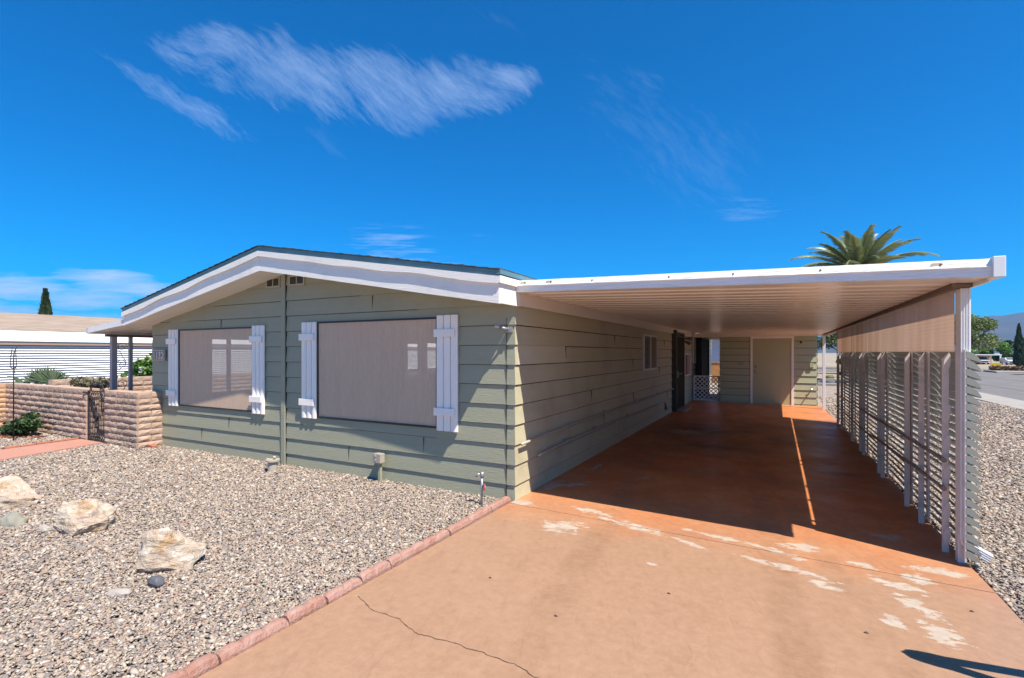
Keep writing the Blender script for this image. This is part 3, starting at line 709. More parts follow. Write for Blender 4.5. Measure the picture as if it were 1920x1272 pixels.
# soffit
so = MB()
for (xa, xb) in ((XL, PK), (PK, XRr)):
    so.add([(xa, OV+.02, fb(xa)+.012), (xb, OV+.02, fb(xb)+.012), (xb, .0, fb(xb)+.012), (xa, .0, fb(xa)+.012)], [(0, 1, 2, 3)])
so.obj('soffit', M_SOFFIT, house, fix=False)
MB().box(.020, .05, .032, HL, 2.075, 2.205).obj('eave_strip', M_STRIP, house)
MB().box(.020, .075, .032, HL, 2.206, 2.225).obj('eave_strip_cap', M_STRIP, house)
# big windows
def big_window(w_, name='window'):
    x0, x1, z0_, z1_ = w_
    fr = MB(); t = .022
    for a in ((x0-t, x1+t, z1_, z1_+t), (x0-t, x1+t, z0_-t, z0_), (x0-t, x0, z0_, z1_), (x1, x1+t, z0_, z1_)):
        fr.box(a[0], a[1], -.034, .05, a[2], a[3])
    f = fr.obj(name, M_BLACK, house)
    s_ = MB().add([(x0, -.020, z0_), (x1, -.020, z0_), (x1, -.020, z1_), (x0, -.020, z1_)], [(0, 1, 2, 3)]).obj('sun_screen', M_SCREEN, f, fix=False)
    s_.matrix_parent_inverse = f.matrix_world.inverted()
    return f
big_window(W1); big_window(W2)
def shutter(x0, x1, z0_, z1_):
    wb = (x1-x0)/3; sh_ = None; mb = MB()
    for i in range(3):
        a = x0+i*wb+.004; c = x0+(i+1)*wb-.004; m_ = []
        n_ = 6
        for k in range(n_+1):
            t = k/n_; m_.append((a+(c-a)*t, -.040-.012*math.sin(t*math.pi)))
        poly = [(c, -.022), (a, -.022)]+m_
        mb.prism(poly, 'z', z0_, z1_)
    o = mb.obj('shutter', M_SHUT, house)
    H_ = z1_-z0_
    for zz in (.845, .165):
        r = MB().box(x0-.018, x1-.028, -.072, -.053, z0_+H_*zz-.045, z0_+H_*zz+.045).obj('rail', M_SHUT, o, bevel=.004)
        r.matrix_parent_inverse = Matrix()
    return o
for a in ((-6.50, -6.215, .70, 1.955), (-4.322, -4.04, .69, 1.968), (-3.26, -2.965, .695, 1.985), (-.995, -.70, .685, 2.003)): shutter(*a)
# gable vents
for (x0, x1) in ((-4.02, -3.72), (-3.53, -3.22)):
    fr = MB(); z0_, z1_ = 2.50, 2.645; t = .022
    fr.box(x0, x1, -.03, -.004, z1_-t, z1_); fr.box(x0, x1, -.03, -.004, z0_, z0_+t); fr.box(x0, x0+t, -.03, -.004, z0_+t, z1_-t); fr.box(x1-t, x1, -.03, -.004, z0_+t, z1_-t)
    fr.box((x0+x1)/2-.008, (x0+x1)/2+.008, -.028, -.004, z0_+t, z1_-t)
    v_ = fr.obj('gable_vent', mat('vent_frame', (.42, .38, .29), .6), house)
    MB().box(x0+t, x1-t, -.0235, -.0215, z0_+t, z1_-t).obj('vent_mesh', M_BLACK, v_).matrix_parent_inverse = Matrix()
# number plaque
pl = MB(); pl.box(-6.955, -6.60, -.045, -.019, 1.445, 1.615)
plq = pl.obj('number_plaque', mat('plaque_clay', (.42, .34, .28), .7, .1, 10), house, bevel=.006)
fr = MB(); fr.box(-6.965, -6.59, -.056, -.046, 1.60, 1.622); fr.box(-6.965, -6.59, -.056, -.046, 1.438, 1.46); fr.box(-6.965, -6.945, -.056, -.046, 1.46, 1.60); fr.box(-6.61, -6.59, -.056, -.046, 1.46, 1.60)
fr.obj('plaque_frame', mat('plaque_frame', (.50, .42, .35), .7), plq).matrix_parent_inverse = Matrix()
for i, ch in enumerate('1132'):
    x0 = -6.94+.0825*i
    tl = MB().box(x0+.003, x0+.0795, -.0505, -.0455, 1.464, 1.598).obj('digit_tile', M_TILE if i == 3 else mat('clay_tile', (.30, .24, .20), .6), plq); tl.matrix_parent_inverse = Matrix()
    cu = bpy.data.curves.new('digit', 'FONT'); cu.body = ch; cu.size = .165; cu.extrude = .004; cu.align_x = 'CENTER'; cu.offset = .0035
    to = bpy.data.objects.new('digit_tmp', cu); COL.objects.link(to)
    dg = bpy.context.evaluated_depsgraph_get(); me = bpy.data.meshes.new_from_object(to.evaluated_get(dg)); bpy.data.objects.remove(to)
    me.materials.clear(); me.materials.append(M_DIGIT)
    me.transform(Matrix.Translation((x0+.041, -.0553, 1.472)) @ Matrix.Rotation(R(90), 4, 'X'))
    o = bpy.data.objects.new('digit', me); COL.objects.link(o); o.parent = plq
# side window
f = MB(); y0, y1, a, c = 5.70, 6.90, 1.235, 1.92; t = .035
f.box(.0, .045, y0-t, y1+t, c, c+t); f.box(.0, .045, y0-t, y1+t, a-t, a); f.box(.0, .045, y0-t, y0, a, c); f.box(.0, .045, y1, y1+t, a, c); f.box(.005, .042, 6.28, 6.33, a, c)
sf = f.obj('window', M_METALW, house)
MB().box(.008, .014, y0, 6.28, a, c).obj('pane', M_GLASSD, sf).matrix_parent_inverse = Matrix()
MB().box(.018, .024, 6.33, y1, a, c).obj('insect_screen', M_TANSCR, sf).matrix_parent_inverse = Matrix()
# security door
f = MB(); f.box(.0, .13, 8.90, 8.99, -.0, 2.17); f.box(.0, .13, 10.12, 10.21, -.0, 2.12); f.box(.0, .13, 8.99, 10.12, 2.06, 2.12)
df_ = f.obj('security_door', M_BRONZE, house)
MB().box(.01, .03, 8.99, 10.12, .0, 2.06).obj('door_leaf', mat('door_leaf', (.13, .12, .09), .5), df_).matrix_parent_inverse = Matrix()
gr = MB()
for i in range(15): gr.bar((.10, 9.04+i*.074, .05), (.10, 9.04+i*.074, 2.03), .016)
for zz in (.06, 1.0, 2.02): gr.box(.09, .112, 8.99, 10.12, zz-.015, zz+.015)
for zz in (.5, 1.5):
    for i in range(7): gr.tube([(.102, 9.1+i*.148+.03*math.cos(q), zz+.06*math.sin(q)) for q in [k*math.pi/5 for k in range(11)]], .006, 5)
gr.obj('door_bars', M_BRONZE, df_).matrix_parent_inverse = Matrix()
MB().box(.11, .135, 9.10, 9.16, .90, 1.08).tube([(.13, 9.13, 1.0), (.19, 9.13, 1.0), (.19, 9.25, 1.0)], .012).obj('handle', M_GALV, df_).matrix_parent_inverse = Matrix()
MB().box(.0, .32, 8.95, 10.2, -.0, .035).obj('door_sill', M_KERB, house)
# meter / service panel
f = MB(); y0, y1, a, c = 10.80, 11.95, .87, 1.54
f.box(.0, .05, y0, y1, c-.03, c); f.box(.0, .05, y0, y1, a, a+.03); f.box(.0, .05, y0, y0+.04, a+.03, c-.03); f.box(.0, .05, y1-.04, y1, a+.03, c-.03)
sp = f.obj('service_panel', M_METALW, house)
MB().box(.004, .03, y0+.04, y0+.5, a+.03, c-.03).obj('panel_door', mat('maroon_panel', (.14, .04, .03), .5), sp).matrix_parent_inverse = Matrix()
MB().box(.004, .036, y0+.5, y1-.04, a+.03, c-.03).obj('panel_door', mat('rose_panel', (.42, .25, .24), .5), sp).matrix_parent_inverse = Matrix()
# flood light by the door
f = MB().box(.02, .07, 10.32, 10.44, 1.90, 2.0); fl = f.obj('flood_light', M_BRONZE, house)
MB().tube([(.07, 10.40, 1.97), (.13, 10.48, 1.98), (.20, 10.60, 1.975), (.23, 10.66, 1.97)], [.018, .03, .05, .055]).tube([(.07, 10.36, 1.92), (.13, 10.40, 1.89), (.19, 10.46, 1.85), (.21, 10.5, 1.84)], [.018, .03, .048, .052]).obj('lamp_head', M_BRONZE, fl, smooth=True).matrix_parent_inverse = Matrix()
# second run of openings behind the lattice gate
for (y0, y1) in ((12.62, 13.0), (15.9, 16.6)):
    f = MB(); a, c = 1.25, 2.02; t = .03
    f.box(.0, .05, y0-t, y1+t, c, c+t); f.box(.0, .05, y0-t, y1+t, a-t, a); f.box(.0, .05, y0-t, y0, a, c); f.box(.0, .05, y1, y1+t, a, c)
    q = f.obj('window', M_METALW, house); MB().box(.01, .02, y0, y1, a, c).obj('pane', M_GLASSD, q).matrix_parent_inverse = Matrix()
f = MB(); f.box(.0, .22, 13.2, 13.3, 0, 2.15); f.box(.0, .22, 15.2, 15.3, 0, 2.15); f.box(.0, .22, 13.3, 15.2, 2.05, 2.15)
q = f.obj('security_door', M_IRON, house)
MB().box(.01, .03, 13.3, 15.2, 0, 2.05).obj('door_leaf', M_IRON, q).matrix_parent_inverse = Matrix()
gr = MB()
for i in range(18): gr.bar((.16, 13.35+i*.106, .03), (.16, 13.35+i*.106, 2.05), .02)
gr.obj('door_bars', M_BRONZE, q).matrix_parent_inverse = Matrix()
# skirt vent, corner light, conduit pieces
MB().prism([(7.92, .15), (8.25, .15), (7.92, .36)], 'x', .018, .028).obj('skirt_vent', M_BLACK, house)
f = MB().box(-.075, -.015, -.065, -.0, 1.79, 1.85); cf = f.obj('corner_light_bracket', M_GALV, house, bevel=.006)
MB().tube([(-.045, -.06, 1.82), (-.07, -.10, 1.832), (-.10, -.125, 1.842)], .014).tube([(-.10, -.125, 1.842), (-.15, -.17, 1.858)], [.020, .027], 12).obj('corner_light_arm', M_GALV, cf, smooth=True).matrix_parent_inverse = Matrix()
# power outlet on its stub post
f = MB().box(-1.875, -1.765, -.125, -.045, .235, .35); ob = f.obj('outlet_box', M_PVC, house, bevel=.006)
MB().box(-1.835, -1.80, -.09, -.055, -.02, .235).obj('outlet_post', M_SIDE_F, ob).matrix_parent_inverse = Matrix()
MB().tube([(-1.855, -.14, .315), (-1.855, -.12, .315)], .022, 12).tube([(-1.855, -.14, .268), (-1.855, -.12, .268)], .022, 12).obj('outlet_cover', M_GALV, ob).matrix_parent_inverse = Matrix()
# water pipes strapped along the side wall
for pts in ([(.055, .05, .60), (.055, 1.5, .625), (.055, 3.0, .615), (.055, 5, .63), (.055, 7, .615), (.055, 8.85, .62)], [(.06, .48, .408), (.055, 1.3, .425), (.055, 2.5, .43), (.055, 4.4, .405), (.055, 7.0, .39)]):
    P2 = []
    for i in range(len(pts)-1):
        for k in range(6):
            t = k/6; P2.append(tuple(pts[i][j]+(pts[i+1][j]-pts[i][j])*t for j in range(3)))
    P2.append(pts[-1])
    q = MB().tube(P2, .016, 10).obj('wall_pipe', M_PVC, house, smooth=True)
    st = MB()
    for p in pts[1:-1]: st.tube([(p[0]-.0, p[1]-.012, p[2]), (p[0], p[1]+.012, p[2])], .020, 10).box(.0, .05, p[1]-.01, p[1]+.01, p[2]+.012, p[2]+.04)
    st.obj('pipe_strap', M_GALV, q).matrix_parent_inverse = Matrix()

# stand pipe, vent pipe, loose brick (things on the gravel)
t_ = thing('standpipe', 'grey galvanised garden standpipe with brass taps at the house corner', 'tap', (-.235, -.29, 0))
MB().tube([(-.235, -.29, -.05), (-.228, -.29, .31)], .013).obj('pipe', M_GALV, t_, smooth=True)
MB().tube([(-.228, -.29, .29), (-.228, -.29, .345)], [.02, .024], 10).tube([(-.228, -.30, .33), (-.262, -.33, .325), (-.268, -.335, .30)], .011).obj('tap_body', M_GALV, t_, smooth=True)
MB().box(-.285, -.215, -.325, -.318, .352, .358).obj('tap_handle', M_GALV, t_)
MB().tube([(-.225, -.285, .21), (-.195, -.30, .215), (-.185, -.305, .185)], .012).obj('side_tap', M_PVC, t_, smooth=True)
MB().box(-.195, -.183, -.32, -.308, .165, .24).obj('red_lever', M_RED, t_)
t_ = thing('pipe_stub', 'short capped grey PVC pipe stub beside the seam board', 'pipe', (-3.43, -.35, 0))
MB().tube([(-3.43, -.35, -.02), (-3.43, -.35, .14)], .062, 16).obj('pipe', M_PVC, t_, smooth=True, bevel=.004)
MB().tube([(-3.43, -.35, .141), (-3.43, -.35, .165), (-3.43, -.35, .168)], [.088, .088, .05], 16).tube([(-3.40, -.35, .168), (-3.38, -.36, .205)], .018).tube([(-3.50, -.34, .15), (-3.555, -.34, .155)], .016).obj('cap', M_PVC, t_)
tag(MB().bar((-6.72, -.20, .03), (-6.54, -.22, .03), .09, .055).obj('brick', M_BRICKR, bevel=.006), 'single loose red brick lying by the block pillar', 'brick')

# ------------------------------------------------------------------ carport
cp = thing('carport', 'white aluminium carport with ribbed pan roof attached to the green home', 'carport', (3.66, .19, 0))
YA, YB_ = -.06, -.30        # front edge at the house and at the street side (slightly skewed)
XE = 3.74
def cz(x): return 2.215+(2.085-2.215)*(x-.06)/(XE-.06)        # ceiling height (underside of pans)
def fy(x): return YA+(YB_-YA)*(x/XE)
# pans: ribs run across, from house to beam; profile along Y
dk = MB(); prof = []; y = -.03; Y1 = 12.55
while y < Y1:
    prof += [(y, 0), (y+.13, 0), (y+.145, .055), (y+.205, .055), (y+.22, .0), (y+.235, .0), (y+.24, .02), (y+.25, .02), (y+.255, 0)]; y += .29
n0 = len(prof)
V = [(.06, p, cz(.06)+h) for p, h in prof]+[(XE, p-.0, cz(XE)+h) for p, h in prof]
dk.add(V, [(i, i+1, n0+i+1, n0+i) for i in range(n0-1)])
dk.add([(.06, -.05, cz(.06)+.095), (XE, -.25, cz(XE)+.095), (XE, Y1, cz(XE)+.095), (.06, Y1, cz(.06)+.095)], [(0, 1, 2, 3)])
dk.add([(.06, -.05, cz(.06)-.0), (XE, -.27, cz(XE)), (XE, -.03, cz(XE)), (.06, -.03, cz(.06))], [(0, 1, 2, 3)])
dk.add([(XE, -.28, cz(XE)), (XE, Y1, cz(XE)), (XE, Y1, cz(XE)+.095), (XE, -.28, cz(XE)+.095)], [(0, 1, 2, 3)])
dk.obj('roof_pan', M_DECK, cp, fix=False)
fa = MB(); xs = [.05+(XE-.03-.05)*i/24 for i in range(25)]
for i in range(24):
    a, c = xs[i], xs[i+1]
    za, zc = cz(a), cz(c)
    pr = lambda x, z: [(x, fy(x), z-.006), (x, fy(x)-.002, z+.052), (x, fy(x)-.014, z+.058), (x, fy(x)+.006, z+.114), (x, fy(x)+.03, z+.118), (x, fy(x)+.05, z-.006)]
    A, B = pr(a, za), pr(c, zc)
    fa.add(A+B, [(k, (k+1) % 6, 6+(k+1) % 6, 6+k) for k in range(6)])
fa.obj('front_fascia', M_FASCW, cp)
MB().prism([(XE-.03, cz(XE)-.012), (XE+.035, cz(XE)-.012), (XE+.035, cz(XE)+.125), (XE-.03, cz(XE)+.125)], 'y', fy(XE)-.022, fy(XE)+.10).obj('fascia_end_cap', M_METALW, cp, bevel=.004)
MB().box(XE-.02, XE+.03, -.2, 12.4, cz(XE)-.008, cz(XE)+.10).obj('side_gutter', M_METALW, cp)
stn = MB(); sc_ = MB()
for k, x in enumerate((.16, .46, .9, 1.62, 2.14, 2.75, 3.45)):
    zf = cz(x)+.085; y = fy(x)-.005
    sc_.tube([(x, y-.006, zf), (x+.004, y+.004, zf)], .007, 6)
    sc_.bar((x-.004, y-.001, zf-.005), (x-.02-.01*(k % 2), y-.001, zf-.03), .004, .003)
    if k in (0, 1, 6): stn.add([(x+.035*math.cos(q)-.02, y-.0006, zf+.0+.018*math.sin(q)*(1+.3*math.sin(3*q))) for q in [j*math.pi/6 for j in range(12)]], [tuple(range(12))])
sc_.obj('fascia_screw', M_RUST, cp); stn.obj('rust_stain', M_RUSTS, cp, fix=False)
# beam with underside, front post, rear post
bm_ = MB(); bm_.box(3.60, 3.715, .08, 12.0, 2.055, 2.08); bm_.box(3.60, 3.62, .08, 12.0, 2.0801, 2.09)
bm_.obj('beam', M_BEAM, cp)
MB().box(3.716, 3.735, -.22, 12.0, 2.056, 2.076).obj('beam_lip', M_METALW, cp)
MB().box(.08, 3.62, 12.17, 12.285, 2.06, 2.19).obj('rear_header', M_STRIP, cp)
def post(x, y, w_, d_, z1_, m=M_METALW, name='post'):
    mb = MB().box(x-w_/2, x+w_/2, y-d_/2, y+d_/2, 0, z1_); o = mb.obj(name, m, cp, bevel=.004); return o
post(3.678, .195, .05, .065, 2.054, M_METALW)
post(3.60, 11.47, .07, .07, 2.054)
# downspout: ribbed, with elbow
def ribbed(w_, d_, n_=4):
    # cross section (x,y) of fluted pipe
    pts = []
    for i in range(n_*4+1):
        t = i/(n_*4); pts.append((-w_/2+w_*t, -d_/2-(.006 if (i % 4) in (1, 2) else 0)))
    return pts+[(w_/2, d_/2), (-w_/2, d_/2)]
ds = MB(); sec = ribbed(.060, .050)
def sweep(mb, sec, fr):
    k0 = len(mb.v); n_ = len(sec)
    for (o, ex, ey) in fr:
        for (a, c) in sec: mb.v.append(tuple(Vector(o)+Vector(ex)*a+Vector(ey)*c))
    for i in range(len(fr)-1):
        for j in range(n_):
            A = k0+i*n_+j; B = k0+i*n_+(j+1) % n_; mb.f.append((A, B, B+n_, A+n_))
    mb.f.append(tuple(range(k0+(len(fr)-1)*n_, k0+len(fr)*n_)))
bx, by = 3.681, .128
ex0 = (1, 0, 0)
fr = [((bx, by, 2.05), ex0, (0, 1, 0)), ((bx, by, .30), ex0, (0, 1, 0))]
sweep(ds, sec, fr); dso = ds.obj('downspout', M_METALW, cp)
el = MB(); fr = [((bx, by, .30), (1.06, 0, 0), (0, 1.08, 0)), ((bx, by, .22), (1.06, 0, 0), (0, 1.08, 0))]
import math as _m
for i in range(1, 7):
    a = R(62)*i/6; cx = bx+.06*(1-_m.cos(a))*1.0; cz_ = .22-.075*_m.sin(a)
    fr.append(((cx, by-.01*i/6, cz_), (_m.cos(a), 0, _m.sin(a)), (0, 1, 0)))
fr.append(((cx+.10, by-.03, cz_-.055), (_m.cos(R(62)), 0, _m.sin(R(62))), (0, 1, 0)))
sweep(el, sec, fr); e_ = el.obj('elbow', M_METALW, dso); e_.matrix_parent_inverse = Matrix()

# ------------------------------------------------------------------ louvered fence
lf = thing('louvered_fence', 'white metal louvered privacy fence with tan upper panel along the carport', 'fence', (3.67, 4, 0))
up = MB(); 
ny, nz = 2, 30
for i in range(nz):
    z0_ = 1.585+(2.045-1.585)*i/nz; z1_ = 1.585+(2.045-1.585)*(i+1)/nz
    up.add([(3.652+.0006*(i % 2), .24, z0_), (3.652+.0006*(i % 2), 8.62, z0_), (3.652+.0006*((i+1) % 2), 8.62, z1_), (3.652+.0006*((i+1) % 2), .24, z1_)], [(0, 1, 2, 3)])
up.obj('upper_panel', M_PANEL, lf, fix=False)
MB().box(3.645, 3.66, 8.62, 8.66, 0, 2.05).obj('end_post', M_BEAM, lf)
fposts = [.375, 1.117, 1.69, 3.02, 3.26, 4.57, 4.89, 5.90, 7.47, 8.25]
for k, yy in enumerate(fposts):
    mb = MB(); x0, x1 = 3.608, 3.650
    mb.prism([(x0, 0), (x1, 0), (x1, 1.58), (x0, 1.53)], 'y', yy-.010, yy+.010)
    mb.obj('post', M_POSTG, lf, bevel=.003)
# louvre panels: curved blades, inner edge high, outer edge low
edges = [.07, 1.10, 1.74, 3.0, 3.30, 4.55, 4.92, 5.9, 6.7, 7.45, 8.5]
npit = 24; pit = (1.575-.06)/npit; M_LCAP = mat('louver_cap', (.30, .30, .25), .5)
for a, c in zip(edges[:-1], edges[1:]):
    mb = MB()
    for k in range(npit):
        zt = 1.60-k*pit; th = .0016
        arc = []
        for j in range(7):
            t = j/6; ang = t*R(62)
            arc.append((3.676+.100*math.sin(ang)*.98, zt-.012-.118*(1-math.cos(ang))*1.15-.012*t))
        dz = random.uniform(-.002, .002)
        poly = arc+[(x-.0012, z-th*1.6) for x, z in arc[::-1]]
        V = [(x, a+.012, z+dz) for x, z in poly]+[(x, c-.012, z+dz) for x, z in poly]; n_ = 7
        fs = [(j, j+1, len(poly)+j+1, len(poly)+j) for j in range(6)]+[(j, j+1, len(poly)+j+1, len(poly)+j) for j in range(7, 13)]
        fs += [(6, 7, len(poly)+7, len(poly)+6), (13, 0, len(poly), len(poly)+13)]
        for e0 in (0, len(poly)):
            fs += [(e0+j, e0+13-j, e0+12-j, e0+j+1) for j in range(6)]
        mb.add(V, fs)
    mb.obj('louver_panel', M_LOUV, lf, smooth=False, fix=False)
    if a < .2:
        cb = MB()
        for k in range(npit):
            zt = 1.60-k*pit; arc = [(3.676+.100*math.sin(j/6*R(62))*.98, zt-.012-.118*(1-math.cos(j/6*R(62)))*1.15-.012*j/6) for j in range(7)]
            cb.prism(arc+[(3.676, zt-.060)], 'y', a-.004, a+.006)
        cb.obj('louver_end_caps', M_LCAP, lf)
    st = MB(); st.box(3.668, 3.680, a-.002, a+.035, .05, 1.60); st.box(3.668, 3.680, c-.035, c+.002, .05, 1.60)
    st.obj('louver_stile', M_POSTG, lf)
for pts in ([(3.60, .30, .745), (3.60, 4.0, .715), (3.60, 8.5, .66)], [(3.60, .30, .525), (3.60, 3.0, .47), (3.60, 3.8, .435), (3.60, 4.7, .41), (3.60, 6.4, .43), (3.60, 8.5, .40)]):
    q = MB().tube(pts, .0135, 10).obj('rail_pipe', M_PIPE, lf, smooth=True)
    s2 = MB(); p0 = pts[0]; s2.tube([(p0[0], p0[1]-.012, p0[2]), (p0[0], p0[1]+.04, p0[2])], .019, 12)
    for yy in (1.1, 1.69, 3.0, 4.57):
        zz = np.interp(yy, [p[1] for p in pts], [p[2] for p in pts]); s2.tube([(3.60, yy-.02, zz), (3.60, yy+.02, zz)], .017, 10)
    s2.obj('pipe_collar', M_PIPE, q).matrix_parent_inverse = Matrix()
for zz in (1.50, 1.10, .86, .62, .33, .14):   # oval louvre links on the front post
    mb = MB(); pl2 = [( .375+.022*math.cos(q)+.012*math.sin(q)*0, zz+.075*math.sin(q)+.0*q) for q in [j*math.pi/8 for j in range(16)]]
    mb.prism([(y-.375+3.634+(.10*(z-zz)), z) for y, z in pl2], 'y', .349, .358); mb.obj('louver_link', M_POSTG, lf, bevel=.002)

# ------------------------------------------------------------------ shed, lattice gate
shed = thing('storage_shed', 'sage green lap sided storage shed with plain door at the back of the carport', 'shed', (2.1, 12.3, 0))
SX0, SX1, SY = .87, 3.485, 12.3
DX = (1.795, 2.835)
sl = [-.0]+[.05+.2080*k for k in range(11)]
s_ = MB(); lapwall(s_, SX0, SX1, [(DX[0], DX[1], -.1, 1.98)], 2.17, lambda u_, z, o: (u_, SY-o, z), depth=.02, laps=sl); s_.obj('front_siding', M_SHED, shed, fix=False)
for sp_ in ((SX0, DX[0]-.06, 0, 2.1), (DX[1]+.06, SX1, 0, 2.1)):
    jm = MB(); joints(jm, [sp_], lambda u_, z, o: (u_, SY-o, z), sl, depth=.02, h=.012); jm.obj('lap_shade', M_LAPSHADE, shed, fix=False)  # shed laps get the same painted shade strips
s_ = MB(); lapwall(s_, SY, SY+3, [], 2.17, lambda u_, z, o: (SX1+o, u_, z), laps=sl); s_.obj('side_siding', M_SHED, shed, fix=False); s_ = MB(); lapwall(s_, SY, SY+3, [], 2.17, lambda u_, z, o: (SX0-o, u_, z), laps=sl); s_.obj('side_siding', M_SHED, shed, fix=False)
MB().box(SX0-.1, SX1+.1, SY-.0, SY+3.1, 2.171, 2.24).obj('roof', M_METALW, shed)
MB().add([(SX0, SY+3, 0), (SX1, SY+3, 0), (SX1, SY+3, 2.17), (SX0, SY+3, 2.17)], [(0, 1, 2, 3)]).obj('back_wall', M_SHED, shed)
t = .06; mb = MB(); mb.box(DX[0]-t, DX[0], SY-.032, SY+.02, 0, 2.0); mb.box(DX[1], DX[1]+t, SY-.032, SY+.02, 0, 2.0); mb.box(DX[0]-t, DX[1]+t, SY-.032, SY+.02, 2.001, 2.06)
M_DTRIM = mat('pinkish_white_trim', (.88, .80, .77), .5)
mb.obj('door_frame', M_DTRIM, shed)
d = MB().box(DX[0], DX[1], SY-.012, SY+.02, .01, 2.0).obj('door', M_DOOR, shed)
mb = MB(); mb.box(DX[0]+.18, DX[1]-.03, SY-.0165, SY-.0125, .98, 1.52); mb.obj('door_patch', M_DOOR, d, bevel=.003).matrix_parent_inverse = Matrix()
for zz in (1.14, .98):
    MB().tube([(1.90, SY-.012, zz), (1.90, SY-.03, zz), (1.90, SY-.045, zz), (1.90, SY-.075, zz)], [.032, .016, .034, .02], 14).obj('knob', M_GALV, d, smooth=True).matrix_parent_inverse = Matrix()
MB().box(1.42, 1.47, SY-.028, SY-.012, 1.18, 1.27).box(1.50, 1.54, SY-.028, SY-.012, 1.18, 1.27).obj('switch_plate', M_PVC, shed)
MB().tube([(3.08, SY, 1.88), (3.08, SY-.05, 1.875)], .03, 10).obj('shed_light', M_BLACK, shed)
MB().box(3.30, 3.40, SY-.06, SY-.012, 1.14, 1.26).obj('outlet_box', M_DOOR, shed, bevel=.004)
MB().tube([(3.355, SY, .50), (3.355, SY-.10, .52), (3.34, SY-.13, .49)], .018, 8).box(3.33, 3.38, SY-.075, SY-.068, .54, .57).obj('hose_tap', M_GALV, shed)
gt = thing('lattice_gate', 'white diagonal lattice gate between the house and the shed', 'gate', (.43, 12.42, 0))
f = MB(); gx0, gx1, gz0, gz1 = .055, .845, .03, .83
f.box(gx0, gx0+.045, 12.40, 12.43, gz0, gz1); f.box(gx1-.045, gx1, 12.40, 12.43, gz0, gz1); f.box(gx0+.045, gx1-.045, 12.40, 12.43, gz1-.04, gz1); f.box(gx0+.045, gx1-.045, 12.40, 12.43, gz0, gz0+.04); f.box(gx0+.045, gx1-.045, 12.40, 12.43, .41, .435)
M_LAT = mat('white_lattice', (.80, .78, .79), .4)
f.obj('frame', M_LAT, gt)
for (q0, q1) in ((.07, .41), (.435, .79)):
    la = MB()
    for sgn, yy in ((1, 12.405), (-1, 12.413)):
        for i in range(-12, 24):
            c0 = gx0+i*.135
            pts = [(c0, q0), (c0+sgn*(q1-q0), q1)]
            seg = [pts[0], pts[1]]
            def cl(P, Q):
                xa, za = P; xb, zb = Q; t0, t1 = 0, 1
                for lo, d0, d1 in ((gx0+.045, xa-(gx0+.045), xb-(gx0+.045)), (0, (gx1-.045)-xa, (gx1-.045)-xb)):
                    if d0 < 0 and d1 < 0: return None
                    if d0 < 0: t0 = max(t0, d0/(d0-d1))
                    if d1 < 0: t1 = min(t1, d0/(d0-d1))
                if t1-t0 < .02: return None
                return ((xa+(xb-xa)*t0, za+(zb-za)*t0), (xa+(xb-xa)*t1, za+(zb-za)*t1))
            r_ = cl(*pts)
            if r_: la.bar((r_[0][0], yy, r_[0][1]), (r_[1][0], yy, r_[1][1]), .006, .032, up=(0, 0, 1)) if False else la.bar((r_[0][0], yy, r_[0][1]), (r_[1][0], yy, r_[1][1]), .026, .006, up=(0, 1, 0))
    la.obj('lattice', M_LAT, gt)
# things seen in the slot behind the gate
tag(MB().box(.06, .86, 12.62, 17.6, 2.10, 2.19).obj('rear_awning', M_BEAM), 'dark narrow awning roof behind the lattice gate', 'awning')
t_ = thing('wooden_fence', 'orange stained wooden fence behind the lattice gate', 'fence', (.2, 23, 0))
mb = MB()
for i in range(22): mb.box(-1.6+i*.15, -1.6+i*.15+.142, 22.9, 22.93, 0.02, 1.02+.01*(i % 3))
mb.obj('boards', M_FENCEO, t_); MB().box(-1.6, 1.7, 22.87, 22.95, 1.045, 1.09).obj('cap_rail', M_FENCEO, t_)
t_ = thing('neighbour_house', 'blue grey house with white eaves beyond the orange fence', 'house', (0, 30, 0))
MB().box(-6, 1.6, 30, 36, -.0, 2.55).obj('wall', M_STUCCO, t_)
MB().prism([(-6.5, 2.5), (2.0, 2.5), (2.0, 2.8), (-6.5, 2.8)], 'y', 29.4, 29.45).obj('fascia', M_NWHITE, t_)
MB().prism([(29.45, 2.79), (36.5, 2.79), (33, 3.5)], 'x', -6.5, 2.0).obj('roof', mat('pale_roof', (.55, .5, .48), .9), t_)

# ------------------------------------------------------------------ patio cover, walls, gate at the left
pc = thing('patio_cover', 'white aluminium patio cover over the left side of the home with scrollwork posts', 'patio cover', (-8.2, 0, 0))
def pz(x): return 2.01+(2.12-2.01)*(x+8.34)/(8.34-7.1)
mb = MB(); prof = []; y = -.38
while y < 9: prof += [(y, 0), (y+.10, 0), (y+.105, .03), (y+.15, .03), (y+.155, 0), (y+.20, 0)]; y += .205
n0 = len(prof); mb.add([(-8.33, p, pz(-8.33)-.06+h) for p, h in prof]+[(-7.09, p, pz(-7.09)-.06+h) for p, h in prof], [(i, i+1, n0+i+1, n0+i) for i in range(n0-1)])
mb.add([(-8.33, -.38, pz(-8.33)), (-7.09, -.38, pz(-7.09)), (-7.09, 9, pz(-7.09)), (-8.33, 9, pz(-8.33))], [(0, 1, 2, 3)])
mb.obj('roof_pan', M_METALW, pc, fix=False)
